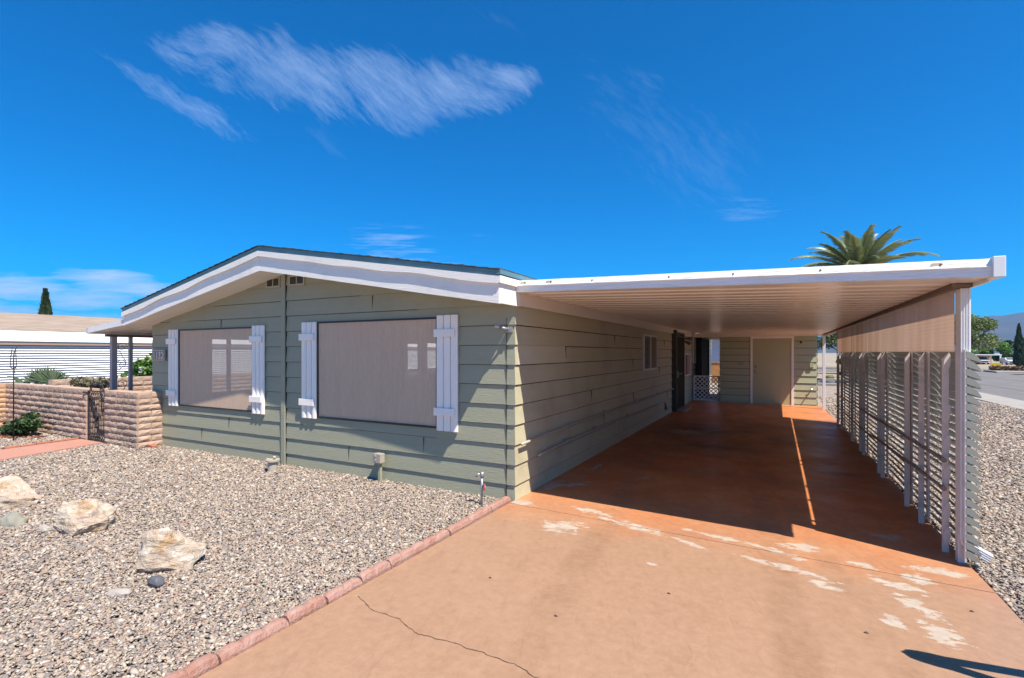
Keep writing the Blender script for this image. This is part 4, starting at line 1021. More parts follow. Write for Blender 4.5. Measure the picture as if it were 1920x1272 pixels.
MB().add([(-8.35, -.42, pz(-8.35)-.09), (-7.11, -.42, pz(-7.11)-.09), (-7.11, -.42, pz(-7.11)+.005), (-8.35, -.42, pz(-8.35)+.005), (-8.35, -.385, pz(-8.35)-.09), (-7.11, -.385, pz(-7.11)-.09), (-7.11, -.385, pz(-7.11)+.005), (-8.35, -.385, pz(-8.35)+.005)],
         [(0, 1, 2, 3), (4, 7, 6, 5), (0, 4, 5, 1), (3, 2, 6, 7), (0, 3, 7, 4), (1, 5, 6, 2)]).obj('front_fascia', M_METALW, pc)
MB().box(-8.37, -8.335, -.42, 9, pz(-8.35)-.10, pz(-8.35)+.01).obj('gutter', M_METALW, pc)
MB().box(-8.24, -8.16, -.2, 9, 1.86, 1.905).obj('beam', M_BEAM, pc)
for (y, w_) in ((-.08, .085), (.19, .055)):
    MB().box(-8.2-w_/2, -8.2+w_/2, y-w_/2, y+w_/2, 0, 1.86).obj('post', M_POSTD, pc, bevel=.004)
sc = MB()
def spiral(cy, cz_, r0, turns, dirn, ph):
    return [(-8.2, cy+dirn*(r0*(1-.75*t))*math.cos(ph+t*turns*6.28), cz_+(r0*(1-.75*t))*math.sin(ph+t*turns*6.28)) for t in [k/26 for k in range(27)]]
for zc, dn in ((1.68, 1), (1.36, -1), (1.0, 1), (.72, -1)):
    sc.tube(spiral(.05, zc, .085, 1.3, dn, 0), .006, 5)
sc.tube([(-8.2, .0, 1.62), (-8.2, .12, 1.40), (-8.2, .0, 1.25)], .006, 5); sc.tube([(-8.2, .13, 1.0), (-8.2, -.02, .70), (-8.2, .12, .5)], .006, 5)
sc.obj('scrollwork', M_POSTD, pc)
# later posts of the cover, seen through the windows
for y in (3.2, 6.4): MB().box(-8.24, -8.16, y-.04, y+.04, 0, 1.86).obj('post', M_POSTD, pc)

def blockwall(mb, a, c, out, h=.92, courses=9, L=.405, off=0, rough=.017):
    """slump block face from a to c (xy), normal out; each block is a cushion with a ragged face"""
    a, c, out = Vector((*a, 0)), Vector((*c, 0)), Vector((*out, 0)); d = c-a; Lt = d.length; d.normalize(); hc = h/courses
    for k in range(courses):
        s0 = -(L/2 if (k+off) % 2 else 0); top_ = (k == courses-1)
        LL = .20 if top_ else L
        if top_: s0 = 0
        while s0 < Lt-.02:
            u0, u1 = max(0, s0)+.006, min(Lt, s0+LL)-.006; s0 += LL
            if u1-u0 < .03: continue
            nu, nv = max(3, int((u1-u0)/.035)), 5; z0_, z1_ = k*hc+.004, (k+1)*hc-.004
            base = len(mb.v); sd = random.random()*50; bul = random.uniform(.6, 1.3)
            for j in range(nv+1):
                for i in range(nu+1):
                    fu, fv = i/nu, j/nv; edge = min(1, min(fu, 1-fu)*nu*.7)*min(1, min(fv, 1-fv)*nv*.6)
                    q = a+d*(u0+(u1-u0)*fu); z = z0_+(z1_-z0_)*fv
                    r_ = rough*bul*(.35+edge*.65)*(math.sin(fv*math.pi)**.35 if 0 < fv < 1 else 0) + rough*.7*edge*noise.noise((u0*9+fu*(u1-u0)*30+sd, z*38, sd))
                    if top_: r_ *= .45
                    q = q+out*(.004+r_); mb.v.append((q.x, q.y, z))
            for j in range(nv):
                for i in range(nu):
                    A = base+j*(nu+1)+i; mb.f.append((A, A+1, A+nu+2, A+nu+1))
            # sides closing back to the core
            for (ring) in ([base+i for i in range(nu+1)], [base+nv*(nu+1)+i for i in range(nu+1)], [base+j*(nu+1) for j in range(nv+1)], [base+j*(nu+1)+nu for j in range(nv+1)]):
                kk = len(mb.v)
                for vi in ring:
                    x, y, z = mb.v[vi]; p = Vector((x, y, 0)); dd = (p-a).dot(out); p = p-out*(dd+.01); mb.v.append((p.x, p.y, z))
                for i in range(len(ring)-1): mb.f.append((ring[i], ring[i+1], kk+i+1, kk+i))
H_ = .92
def capped(parent, x0, x1, y0, y1, h, m=M_BLOCK):
    MB().box(x0+.004, x1-.004, y0+.004, y1-.004, 0, h-.006).obj('mortar_core', M_MORTAR, parent)
    mb = MB(); L = .2; lx, ly = x1-x0, y1-y0
    if lx > ly:
        n_ = max(1, round(lx/L))
        for i in range(n_): mb.box(x0+lx*i/n_+.004, x0+lx*(i+1)/n_-.004, y0, y1, h-.02, h+.003*random.random())
    else:
        n_ = max(1, round(ly/L))
        for i in range(n_): mb.box(x0, x1, y0+ly*i/n_+.004, y0+ly*(i+1)/n_-.004, h-.02, h+.003*random.random())
    mb.obj('coping', m, parent, bevel=.005)
wl = thing('block_wall', 'pinkish slump block garden wall left of the iron gate', 'wall', (-10.2, -.3, 0))
mb = MB(); blockwall(mb, (-12.0, -.38), (-8.46, -.38), (0, -1)); blockwall(mb, (-8.46, -.38), (-8.46, -.18), (1, 0), off=1, L=.21)
mb.obj('blocks', M_BLOCK, wl, fix=False); capped(wl, -12.0, -8.46, -.38, -.18, H_)
mb = MB(); blockwall(mb, (-12.0, -.385), (-12.0, -3.5), (1, 0)); o = mb.obj('blocks', M_BLOCKO, wl, fix=False); o['label'] = 'warmer tan return of the wall'
MB().box(-12.2, -12.002, -3.5, -.18, 0, .915).obj('mortar_core', M_MORTAR, wl); 
mb = MB(); 
for i in range(15): mb.box(-12.2, -12.0, -.18-.21*(i+1)+.004, -.18-.21*i-.004, .9, .921)
mb.obj('coping', M_BLOCKO, wl, bevel=.005)
wr = thing('block_wall', 'short slump block wall section between the iron gate and the house', 'wall', (-7.2, -.3, 0))
mb = MB(); blockwall(mb, (-7.80, -.38), (-6.74, -.38), (0, -1), off=1); blockwall(mb, (-6.74, -.38), (-6.74, -.0), (1, 0), off=0); mb.obj('blocks', M_BLOCK, wr, fix=False)
MB().box(-7.796, -6.744, -.376, -.184, 0, .914).box(-6.94, -6.744, -.1839, -.024, 0, .914).obj('mortar_core', M_MORTAR, wr)
mb = MB()
for i in range(5): mb.box(-7.80+.212*i+.004, -7.80+.212*(i+1)-.004, -.38, -.18, .9, .921)
mb.box(-6.94, -6.744, -.176, -.03, .9, .921); mb.obj('coping', M_BLOCK, wr, bevel=.005)
ws = thing('block_wall', 'taller sunlit slump block wall across the courtyard behind the patio posts', 'wall', (-10.5, 4, 0))
mb = MB(); blockwall(mb, (-10.4, -.17), (-10.4, 9.5), (1, 0), h=1.02, courses=10); mb.obj('blocks', M_BLOCK, ws, fix=False)
MB().box(-10.6, -10.404, -.17, 9.5, 0, 1.0).obj('mortar_core', M_MORTAR, ws); MB().box(-10.6, -10.4, -.17, 9.5, 1.001, 1.022).obj('coping', M_BLOCK, ws)
# iron gate
gt = thing('iron_gate', 'black wrought iron garden gate with rings and an arched top', 'gate', (-8.1, -.36, 0))
gy = -.36; f = MB(); x0, x1 = -8.44, -7.82
for x in (x0+.012, x1-.012): f.bar((x, gy, .02), (x, gy, .90), .026)
for z in (.03, .13, .78, .89): f.bar((x0+.03, gy, z), (x1-.03, gy, z), .022)
f.obj('frame', M_IRON, gt)
f = MB(); n_ = 7
for i in range(n_): x = x0+.09+(x1-x0-.18)*i/(n_-1); f.bar((x, gy, .142), (x, gy, .768), .012)
f.obj('bars', M_IRON, gt)
f = MB()
for zc in (.08, .835):
    f = MB()
    for i in range(7):
        xc = x0+.075+(x1-x0-.15)*i/6
        f.tube([(xc+.030*math.cos(q), gy, zc+.034*math.sin(q)) for q in [k*math.pi/6 for k in range(13)]], .005, 5)
    f.obj('ring_row', M_IRON, gt)
f = MB()
for r_ in (.25, .20): f.tube([(-8.13+r_*math.cos(q), gy, .90+r_*.62*math.sin(q)) for q in [k*math.pi/12 for k in range(13)]], .009, 6)
f.tube([(-8.13, gy, .26), (-8.17, gy, .36), (-8.10, gy, .46), (-8.16, gy, .52)], .03, 6); f.obj('gable_arch', M_IRON, gt)
MB().tube([(x0+.01, gy-.01, .86), (x0-.06, gy-.05, .87), (x0-.10, gy-.04, .86)], .012, 6).obj('latch', M_IRON, gt)
# shepherd's hook
t_ = thing('shepherd_hook', 'thin black twin shepherd hook stuck in the gravel', 'garden hook', (-9.5, -1.03, 0))
hk = MB(); hx, hy = -9.5, -1.03
hk.tube([(hx, hy, -.05), (hx+.01, hy, 1.45), (hx+.03, hy, 1.58), (hx+.08, hy+.02, 1.68)], .009, 6)
hk.obj('pole', M_IRON, t_, smooth=True)
hk = MB(); 
for s1 in (-1, 1): hk.tube([(hx+s1*.10, hy, 1.30), (hx+s1*.125, hy, 1.37), (hx+s1*.11, hy, 1.50), (hx+s1*.07+.02, hy, 1.66)], .007, 5)
hk.tube([(hx-.12, hy, 1.31), (hx+.0, hy, 1.29), (hx+.12, hy, 1.33)], .007, 5); hk.tube([(hx, hy, 1.29), (hx+.05, hy, 1.22)], .012, 5)
hk.obj('hook', M_IRON, t_, smooth=True)

# neighbour on the left
nh = thing('neighbour_house', 'white neighbouring home with tan shingle roof and horizontal louvered awning', 'house', (-20, 5, 0))
NX = -19
mb = MB()
for i in range(16):
    z1_ = 1.79-.083*i
    mb.add([(NX, -16, z1_), (NX, 26, z1_), (NX+.05, 26, z1_-.055), (NX+.05, -16, z1_-.055), (NX+.05, -16, z1_-.060), (NX+.05, 26, z1_-.060), (NX, -16, z1_-.012), (NX, 26, z1_-.012)], [(0, 3, 2, 1), (3, 4, 5, 2), (4, 6, 7, 5)])
mb.obj('louver_awning', M_NWHITE, nh, fix=False)
MB().box(NX-.3, NX-.1, -16, 26, -.2, 1.9).obj('wall', mat('lavender_shadow_wall', (.12, .11, .15), .8), nh)
MB().box(NX+.0, NX+.10, -16, 26, 1.815, 1.86).obj('awning_header', M_NBROWN, nh)
MB().box(NX-.0, NX+.08, -16, 26, 1.861, 1.93).obj('brown_trim', mat('tan_gutter', (.48, .36, .28), .6), nh)
MB().add([(NX+.12, -16, 1.94), (NX+.12, 26, 1.94), (NX-.5, 26, 2.31), (NX-.5, -16, 2.31)], [(0, 1, 2, 3)]).obj('eave_fascia', M_NWHITE, nh)
MB().add([(NX-.45, -16.3, 2.30), (NX-.45, 26.3, 2.30), (NX-3.6, 26.3, 3.04), (NX-3.6, -16.3, 3.04)], [(0, 1, 2, 3)]).obj('roof', M_TANSH, nh)
MB().add([(NX-7, -16.3, 2.30), (NX-7, 26.3, 2.30), (NX-3.6, 26.3, 3.036), (NX-3.6, -16.3, 3.036)], [(0, 1, 2, 3)]).obj('roof', M_TANSH, nh)

# ------------------------------------------------------------------ edging, rocks
EY = [-.035, -.43, -.82, -1.15, -1.485, -1.896, -2.18, -2.481, -2.76, -3.162, -3.60, -4.05]
ords = ['first', 'second', 'third', 'fourth', 'fifth', 'sixth', 'seventh', 'eighth', 'ninth', 'tenth', 'eleventh']
for i, (ya, yc) in enumerate(zip(EY[:-1], EY[1:])):
    L = ya-yc-.012; nsc = max(2, round(L/.135)); n_ = nsc*8; hb = .052+random.uniform(-.008, .008); wdt = .070; xo = -.052+random.uniform(-.008, .008); yaw = random.uniform(-.03, .03)
    mb = MB(); k0 = 0
    rows = []
    for j in range(n_+1):
        t = j/n_; yy = ya-.006-L*t; h = hb+.016*abs(math.sin(t*nsc*math.pi))**.45
        base = []
        for (dx, fz) in ((-.5, -.5), (-.5, .55), (-.38, .9), (-.1, 1.0), (.15, .98), (.38, .8), (.5, .4), (.5, -.5)):
            nn = .004*noise.noise((xo*50+dx*9, yy*45, i)); base.append((xo+dx*wdt+nn+yaw*(t-.5)*L, yy, max(-.03, h*fz)+nn if fz > 0 else -.03))
        rows.append(base)
    m_ = 8
    for r_ in rows: mb.v += r_
    for j in range(n_):
        for q in range(m_): A = j*m_+q; B = j*m_+(q+1) % m_; mb.f.append((A, B, B+m_, A+m_))
    mb.f.append(tuple(range(m_))); mb.f.append(tuple(range(n_*m_, n_*m_+m_))[::-1])
    lab = 'scalloped red concrete edging block, '+ords[i]+' from the house corner' if i < 9 else ('scalloped red concrete edging block at the bottom edge of the photo' if i == 9 else 'scalloped red concrete edging block just below the photo edge')
    tag(mb.obj('edging_block', M_EDGE, smooth=False, bevel=0), lab, 'edging block', 'red edging blocks along the driveway')

def rock(name, loc, size, seed, label, m=M_ROCK, rotz=0, sub=4, amp=.13, hull=26, cat='rock', group=None):
    rnd = random.Random(seed); bm = bmesh.new()
    for _ in range(hull):
        p = Vector((rnd.gauss(0, 1), rnd.gauss(0, 1), rnd.gauss(0, 1))).normalized()*rnd.uniform(.82, 1.05); p.z = max(p.z, -.35)
        bm.verts.new(p)
    r_ = bmesh.ops.convex_hull(bm, input=bm.verts); bmesh.ops.delete(bm, geom=[e for e in r_['geom_interior'] if isinstance(e, bmesh.types.BMVert)], context='VERTS')
    bmesh.ops.triangulate(bm, faces=bm.faces)
    for _ in range(sub): bmesh.ops.subdivide_edges(bm, edges=bm.edges, cuts=1, use_grid_fill=True)
    for v_ in bm.verts:
        d = noise.fractal(v_.co*1.6+Vector((seed, 0, 0)), 1, 2, 5)*amp + noise.noise(Vector((v_.co.x*2, v_.co.y*2, v_.co.z*7+seed)))*amp*.45
        v_.co += v_.co.normalized()*d
    S = Vector(size)
    for v_ in bm.verts: v_.co = Vector((v_.co.x*S.x, v_.co.y*S.y, v_.co.z*S.z))
    me = bpy.data.meshes.new(name); bm.to_mesh(me); bm.free(); me.materials.append(m)
    for p in me.polygons: p.use_smooth = sub < 3
    o = bpy.data.objects.new(name, me); COL.objects.link(o); o.location = loc; o.rotation_euler = (0, 0, rotz)
    return tag(o, label, cat, group)
rock('boulder', (-4.55, -2.62, .05), (.36, .24, .26), 3, 'pale angular landscape boulder cut off by the left edge of the photo', rotz=.5, group='landscape rocks in the gravel')
rock('boulder', (-3.02, -2.56, .05), (.27, .21, .24), 8, 'pale pinkish boulder with a flat shaded underside, middle one of the three', rotz=.6, group='landscape rocks in the gravel')
rock('boulder', (-1.53, -2.64, .04), (.29, .20, .24), 21, 'rough cream boulder nearest the driveway, beside the dark cobble', rotz=.45, group='landscape rocks in the gravel')
rock('rock', (-3.72, -2.80, .0), (.14, .11, .12), 5, 'small greenish grey rock between the two left boulders', mat('grey_rock', (.28, .265, .215), .9, .2, 6, .8, 14), sub=2)
rock('cobble', (-3.30, -2.72, .0), (.07, .05, .05), 6, 'small tan stone left of the middle boulder', M_COBW, sub=2, amp=.04)
rock('cobble', (-1.245, -2.84, .03), (.062, .05, .048), 12, 'smooth dark grey cobble leaning on the nearest boulder', M_COBD, sub=2, amp=.02, hull=60)
rock('cobble', (-1.325, -3.02, .012), (.085, .045, .028), 14, 'pale oval cobble in front of the nearest boulder', M_COBW, rotz=.5, sub=2, amp=.02, hull=60)
rock('stepping_stone', (4.05, -.02, .0), (.20, .10, .02), 31, 'flat pale paver stone by the foot of the downspout', M_COBW, rotz=.1, sub=2, amp=.03, cat='stone')

# ------------------------------------------------------------------ planting
def leafcloud(name, lobes, n_, leaf, m, parent, aspect=1.6, up=.3, shell=.55, seed=1, droop=0):
    rg = np.random.default_rng(seed); wts = np.array([l[3]*l[4]*l[5] if len(l) > 5 else l[3]**3 for l in lobes]); wts = wts/wts.sum()
    idx = rg.choice(len(lobes), n_, p=wts); L = np.array([(l if len(l) > 5 else (l[0], l[1], l[2], l[3], l[3], l[3])) for l in lobes])[idx]
    d = rg.normal(size=(n_, 3)); d /= np.linalg.norm(d, axis=1)[:, None]; r_ = (shell+(1-shell)*rg.uniform(0, 1, n_)**.5)*rg.uniform(.55, 1.05, n_)**.6
    C_ = L[:, :3]+d*r_[:, None]*L[:, 3:6]
    a = rg.normal(size=(n_, 3)); a /= np.linalg.norm(a, axis=1)[:, None]; a[:, 2] = a[:, 2]*.7-droop; c = np.cross(a, rg.normal(size=(n_, 3))); c /= np.linalg.norm(c, axis=1)[:, None]+1e-9
    s1 = leaf*rg.uniform(.6, 1.4, n_)[:, None]; A = a*s1*aspect/2; B = c*s1/2
    V = np.stack([C_-A, C_+B*.9, C_+A, C_-B*.9], 1).reshape(-1, 3); F = np.arange(n_*4).reshape(-1, 4)
    clump = np.array([(math.sin(i*12.9898)*43758.5) % 1 for i in range(len(lobes))])[idx]
    rnd = np.clip(.5*rg.uniform(0, 1, n_)+.5*clump, 0, 1)
    return npmesh(name, V, F, m, parent, rnd=rnd, nv=4)
def tree(name, label, cat, x, y, h, crown_r, m, n_=5000, leaf=.25, seed=1, trunk=.18, base=.25, lobes=14, flat=.8, z0=0, group=None, bark=M_BARK):
    rnd = random.Random(seed); t_ = thing(name, label, cat, (x, y, z0), group); zc = z0+h*(1-(1-base)/2); hz = h*(1-base)/2
    Ls = []; tb = MB(); tb.tube([(x, y, z0-.3), (x+.05*h*rnd.uniform(-1, 1)*.3, y, z0+h*base*.6), (x+.03*h*rnd.uniform(-1, 1), y, z0+h*base), (x, y, z0+h*.7)], [trunk, trunk*.8, trunk*.65, trunk*.25], 8)
    for i in range(lobes):
        a = rnd.uniform(0, 6.28); rr = crown_r*math.sqrt(rnd.random())*.72; zz = zc+hz*rnd.uniform(-.75, .75); s_ = crown_r*rnd.uniform(.22, .42)
        fall = 1-abs(zz-zc)/hz*.45; px, py = x+rr*math.cos(a)*fall, y+rr*math.sin(a)*fall
        Ls.append((px, py, zz, s_, s_, s_*flat)); tb.tube([(x, y, z0+h*base*.9), ((x+px)/2, (y+py)/2, (z0+h*base+zz)/2+.1), (px, py, zz)], [trunk*.45, trunk*.25, trunk*.08], 5)
    tb.obj('trunk', bark, t_, smooth=True); leafcloud('crown', Ls, n_, leaf, m, t_, seed=seed)
    return t_
def cypress(x, y, h, r_, label, z0=0, n_=3500, seed=1, leaf=.14, lean=0, group=None):
    t_ = thing('cypress_tree', label, 'tree', (x, y, z0), group); MB().tube([(x, y, z0-.3), (x, y, z0+h*.6)], [r_*.25, r_*.1], 7).obj('trunk', M_BARK, t_)
    rg = np.random.default_rng(seed); t = rg.uniform(0, 1, n_)**.85; z = z0+.15+t*(h-.15); rad = r_*np.clip(np.minimum(1, t*6+.3)*(1-t**2.2)+.04, 0, 1)
    ang = rg.uniform(0, 6.28, n_); lump = 1+.25*np.sin(ang*3+t*9+seed)*np.sin(t*23+ang); q = rad*lump*np.sqrt(rg.uniform(.25, 1.05, n_))
    C_ = np.stack([x+q*np.cos(ang)+lean*t*h, y+q*np.sin(ang), z], 1); A = np.stack([rg.normal(0, .25, n_), rg.normal(0, .25, n_), np.ones(n_)], 1)*leaf*1.3; B = np.cross(A, rg.normal(size=(n_, 3))); B /= np.linalg.norm(B, axis=1)[:, None]; B *= leaf*.45
    V = np.stack([C_-A*.5, C_+B, C_+A, C_-B], 1).reshape(-1, 3)
    npmesh('crown', V, np.arange(n_*4).reshape(-1, 4), F_CYP, t_, rnd=rg.uniform(0, 1, n_), nv=4)
# big date palm behind the carport
def feather_palm(x, y, zc, L, label, nf=44, seed=4, z0=0):
    t_ = thing('palm_tree', label, 'tree', (x, y, z0)); rnd = random.Random(seed)
    tb = MB(); pts = []; rs = []
    for i in range(30): pts.append((x, y, z0-.2+(zc-z0-.1)*i/29)); rs.append(.30+.03*(i % 2)+(.12 if i > 26 else 0))
    tb.tube(pts, rs, 12).obj('trunk', M_PALMT, t_)
    V = []; F = []; Rn = []
    rb = MB()
    for k in range(nf):
        az = k*2.39996+rnd.uniform(-.15, .15); q = k/(nf-1); el = R(84-88*q**.85)+rnd.uniform(-.1, .1)
        ln = L*rnd.uniform(.85, 1.08)*(.8+.2*math.sin(q*3.1)); d = Vector((math.cos(az), math.sin(az), 0)); side = Vector((-math.sin(az), math.cos(az), 0))
        p = Vector((x, y, zc))+d*.15; sp = [p.copy()]; a = el; ns = 16; bend = rnd.uniform(.75, 1.25)*R(50)/ns
        for s_ in range(ns):
            a -= bend*(.35+1.4*s_/ns); p = p+(d*math.cos(a)+Vector((0, 0, 1))*math.sin(a))*ln/ns; sp.append(p.copy())
        rb.tube(sp, [.035*(1-.85*i/ns) for i in range(ns+1)], 5)
        tone = rnd.random()*.55+(.3 if q > .7 else 0)
        twist = rnd.uniform(-.5, .5)
        for s_ in range(6, ns*5):
            f_ = s_/(ns*5); i0 = min(ns-1, int(f_*ns)); tt = f_*ns-i0; P = sp[i0].lerp(sp[i0+1], tt); T = (sp[i0+1]-sp[i0]).normalized(); N = side.cross(T).normalized()
            ll = L*.17*math.sin(min(1, (f_*1.05)+.10)*math.pi*.93)**.55*rnd.uniform(.85, 1.1)
            for sg in (-1, 1):
                up_ = .45+rnd.uniform(-.25, .25); D = (T*.75+side*sg*math.cos(up_+twist*sg*.3)*.8+N*math.sin(up_)*.55).normalized(); tip = P+D*ll+Vector((0, 0, -.06*ll*2)); wv = T*.022
                n0_ = len(V); V += [P-wv, P+wv, P+D*ll*.5+wv*.8, tip]; F.append((n0_, n0_+1, n0_+2, n0_+3)); Rn.append(min(1, max(0, tone+rnd.uniform(-.15, .15))))
    rb.obj('frond_ribs', mat('frond_rib', (.30, .28, .12), .5), t_)
    npmesh('fronds', np.array(V), np.array(F), F_PALM, t_, rnd=np.array(Rn), nv=4)
    st = MB()
    for k in range(16):
        az = rnd.uniform(0, 6.28); d = Vector((math.cos(az), math.sin(az), 0)); o_ = Vector((x, y, zc))
        st.tube([o_, o_+d*.5+Vector((0, 0, .35)), o_+d*.8+Vector((0, 0, .1))], [.05, .04, .05], 6)
    st.obj('fruit_stalks', mat('orange_stalk', (.35, .15, .04), .7), t_)
feather_palm(6.07, 25.54, 5.6, 3.0, 'large feather palm rising behind the carport roof')
# left side plants
cypress(-49.3, 13.1, 6.5, .62, 'lone dark cypress rising behind the tan roof at far left', seed=5, n_=5000, leaf=.22, lean=-.03)
def fan(mb_v, mb_f, rn, c, N, up_, r_, n_=26, spread=R(170), seed=0):
    rnd = random.Random(seed); c = Vector(c); side = Vector(N).cross(Vector(up_)).normalized(); up_ = Vector(up_).normalized()
    for i in range(n_):
        a = -spread/2+spread*i/(n_-1); D = up_*math.cos(a)+side*math.sin(a); W = (up_*-math.sin(a)+side*math.cos(a)); l = r_*rnd.uniform(.85, 1.05)
        k = len(mb_v); off = Vector(N)*rnd.uniform(-.02, .02)*3
        mb_v += [c, c+D*l*.6+W*r_*.042+off*.5, c+D*l+off, c+D*l*.6-W*r_*.042+off*.5]; mb_f.append((k, k+1, k+2, k+3)); rn.append(rnd.random())
t_ = thing('fan_palm', 'fan palm leaves showing above the left garden wall', 'plant', (-10.9, .9, 0)); V = []; F = []; Rn = []
for (x, y, z, r_, sd) in ((-12.4, .40, .88, .42, 1), (-12.3, .50, .86, .38, 2), (-12.5, .36, .86, .38, 3)): fan(V, F, Rn, (x, y, z), (.85, -.5, .1), (.05, .05, 1), r_, 34, R(165), sd)
npmesh('fronds', np.array([tuple(v_) for v_ in V]), np.array(F), F_AGAVE, t_, rnd=np.array(Rn), nv=4); MB().tube([(-12.4, .5, 0), (-12.4, .45, .85)], .05).obj('stalk', M_PALMT, t_)
t_ = thing('agave', 'broad leaved agave blades behind the left garden wall', 'plant', (-11.9, .6, 0)); mb = MB()
for (az, el, l) in ((2.9, 40, .75), (.3, 72, .62), (3.3, 60, .7), (1.5, 65, .6), (4.6, 50, .55), (5.6, 45, .5), (.9, 50, .5)):
    d = Vector((math.cos(az), math.sin(az), 0)); sd = Vector((-math.sin(az), math.cos(az), 0)); p = Vector((-13.1, .25, .72)); pts = []
    for i in range(7):
        f_ = i/6; e = R(el-35*f_); c = p+d*math.cos(e)*l*f_+Vector((0, 0, math.sin(e)*l*f_)); w_ = .075*math.sin(min(1, f_+.25)*math.pi*.97)**.7*(1 if i < 6 else .05); pts.append((c, w_))
    k = len(mb.v)
    for c, w_ in pts: mb.v += [tuple(c-sd*w_), tuple(c-Vector((0, 0, .02))), tuple(c+sd*w_)]
    for i in range(6): mb.f += [(k+3*i, k+3*i+1, k+3*i+4, k+3*i+3), (k+3*i+1, k+3*i+2, k+3*i+5, k+3*i+4)]
mb.obj('leaves', F_AGAVE, t_, fix=False); MB().tube([(-13.1, .25, 0), (-13.1, .25, .75)], .08).obj('stalk', M_PALMT, t_)
t_ = thing('vine', 'straggly vine hanging over the wall behind the gate', 'plant', (-9.3, .1, 0))
leafcloud('foliage', [(-10.0, .1, .98, .28, .15, .12), (-9.5, .1, .97, .3, .15, .14), (-9.1, .1, .98, .22, .15, .12)], 520, .055, F_OLIVE, t_, seed=3)
mb = MB(); rnd = random.Random(2)
for i in range(16):
    x = -9.8+i*.1; mb.tube([(x, .05, .3), (x+rnd.uniform(-.2, .2), .0, .85), (x+rnd.uniform(-.3, .3), -.05, 1.0+rnd.uniform(0, .16))], .006, 4)
mb.obj('stems', M_BARK, t_)
t_ = thing('shrub', 'bright green leafy shrub beyond the courtyard wall beside the house', 'shrub', (-11.9, 2.6, 0))
leafcloud('foliage', [(-11.5, 2.0, 1.12, .34, .34, .34), (-11.45, 2.1, 1.32, .22, .22, .22), (-11.6, 1.8, .9, .3, .3, .3), (-11.5, 2.3, .9, .4, .4, .4)], 1700, .07, F_LIME, t_, seed=4); MB().tube([(-11.5, 2.0, 0), (-11.5, 2.0, .9)], .03).obj('stem', M_BARK, t_)
t_ = thing('shrub', 'dark spreading green shrub at the foot of the left garden wall', 'shrub', (-10.5, -.72, 0))
leafcloud('foliage', [(-10.15, -.72, .18, .36, .24, .15), (-9.9, -.70, .24, .24, .2, .17), (-10.45, -.72, .10, .3, .22, .10), (-9.95, -.65, .38, .18, .12, .08)], 1500, .05, F_DARK, t_, seed=6)
mb = MB(); rnd = random.Random(9)
for i in range(14): a = rnd.uniform(0, 6.28); mb.tube([(-10.15, -.7, 0), (-10.15+.25*math.cos(a), -.7+.15*math.sin(a), .25), (-10.15+.55*math.cos(a), -.7+.3*math.sin(a), .30+.15*rnd.random())], .006, 4)
mb.obj('stems', M_BARK, t_)
leafcloud_l = leafcloud('leaf_litter', [(-10.5, -.85, .01, .75, .28, .015), (-11.3, -.7, .01, .6, .25, .015), (-9.7, -.7, .01, .4, .2, .012)], 2200, .035, foliage('litter', [(.20, .06, .03), (.35, .14, .07), (.30, .22, .14)]), None, seed=8)
tag(leafcloud_l, 'reddish dry leaf litter under the shrub by the wall', 'leaf litter', kind='stuff')

# right background
def zz(x, y): return groundz(math.hypot(x, y))
tree('mesquite_tree', 'airy pale green mesquite tree beside the downspout across the street', 'tree', 22.3, 74.5, 6.6, 4.6, F_MESQ, 6500, .20, 3, .22, .35, 18, .55, zz(22, 74))
cypress(36.7, 104.1, 6.9, .62, 'tall slim cypress near the right edge of the photo', zz(37, 104), 5000, 2, .2)
cypress(37.9, 105.5, 4.6, .5, 'shorter cypress cut by the right edge of the photo', zz(37, 104), 2500, 3, .2)
for i, (px, py, h, lab) in enumerate(((79.0, 264, 7.2, 'distant fan palm, left of the row'), (81.2, 262, 5.6, 'distant shorter fan palm, middle of the row'), (84.4, 266, 6.6, 'distant fan palm, right of the row'))):
    t_ = thing('fan_palm_tree', lab+' on the skyline', 'tree', (px, py, -1.1), 'distant fan palms'); MB().tube([(px, py, -1.2), (px, py, h-1.3)], [.3, .2], 6).obj('trunk', M_PALMT, t_)
    leafcloud('fronds', [(px, py, h-1.2, 1.3, 1.3, .9), (px, py, h-1.8, .9, .9, .7)], 500, .8, F_DARK, t_, seed=20+i, aspect=2.4)
cypress(77.6, 266, 5.0, .8, 'distant stubby cypress left of the fan palms', -1.1, 1200, 7, .5)
cypress(83.0, 266, 5.4, .9, 'distant cypress between the fan palms', -1.1, 1200, 8, .5)
for i, (x, y, r_, h, m_, lab) in enumerate(((44.2, 150, 3.2, 4.3, F_LIME, 'bright green bush behind the distant carport'), (49.2, 150, 3.6, 4.8, F_LIME, 'large rounded green bush right of the distant carport'), (39, 144, 3.5, 3.6, F_MESQ, 'yellow green tree left of the distant carport'), (51.5, 141, 2.6, 3.6, F_DARK, 'dark green bush below the tall cypress'),
                                     (46.3, 116, 2.0, 2.0, F_OLIVE, 'low olive shrub at the far kerb'), (50.5, 131, 2.2, 2.5, F_DARK, 'dark shrub at the far right behind the street'), (33, 140, 3.6, 4.0, F_DARK, 'dark round tree behind the mesquite'), (57, 150, 4, 4.5, F_DARK, 'dark tree beyond the right edge'))):
    tree('bush', lab, 'bush', x, y, h, r_, m_, 2600, .3, 30+i, .15, .06, 10, .8, -1.1)
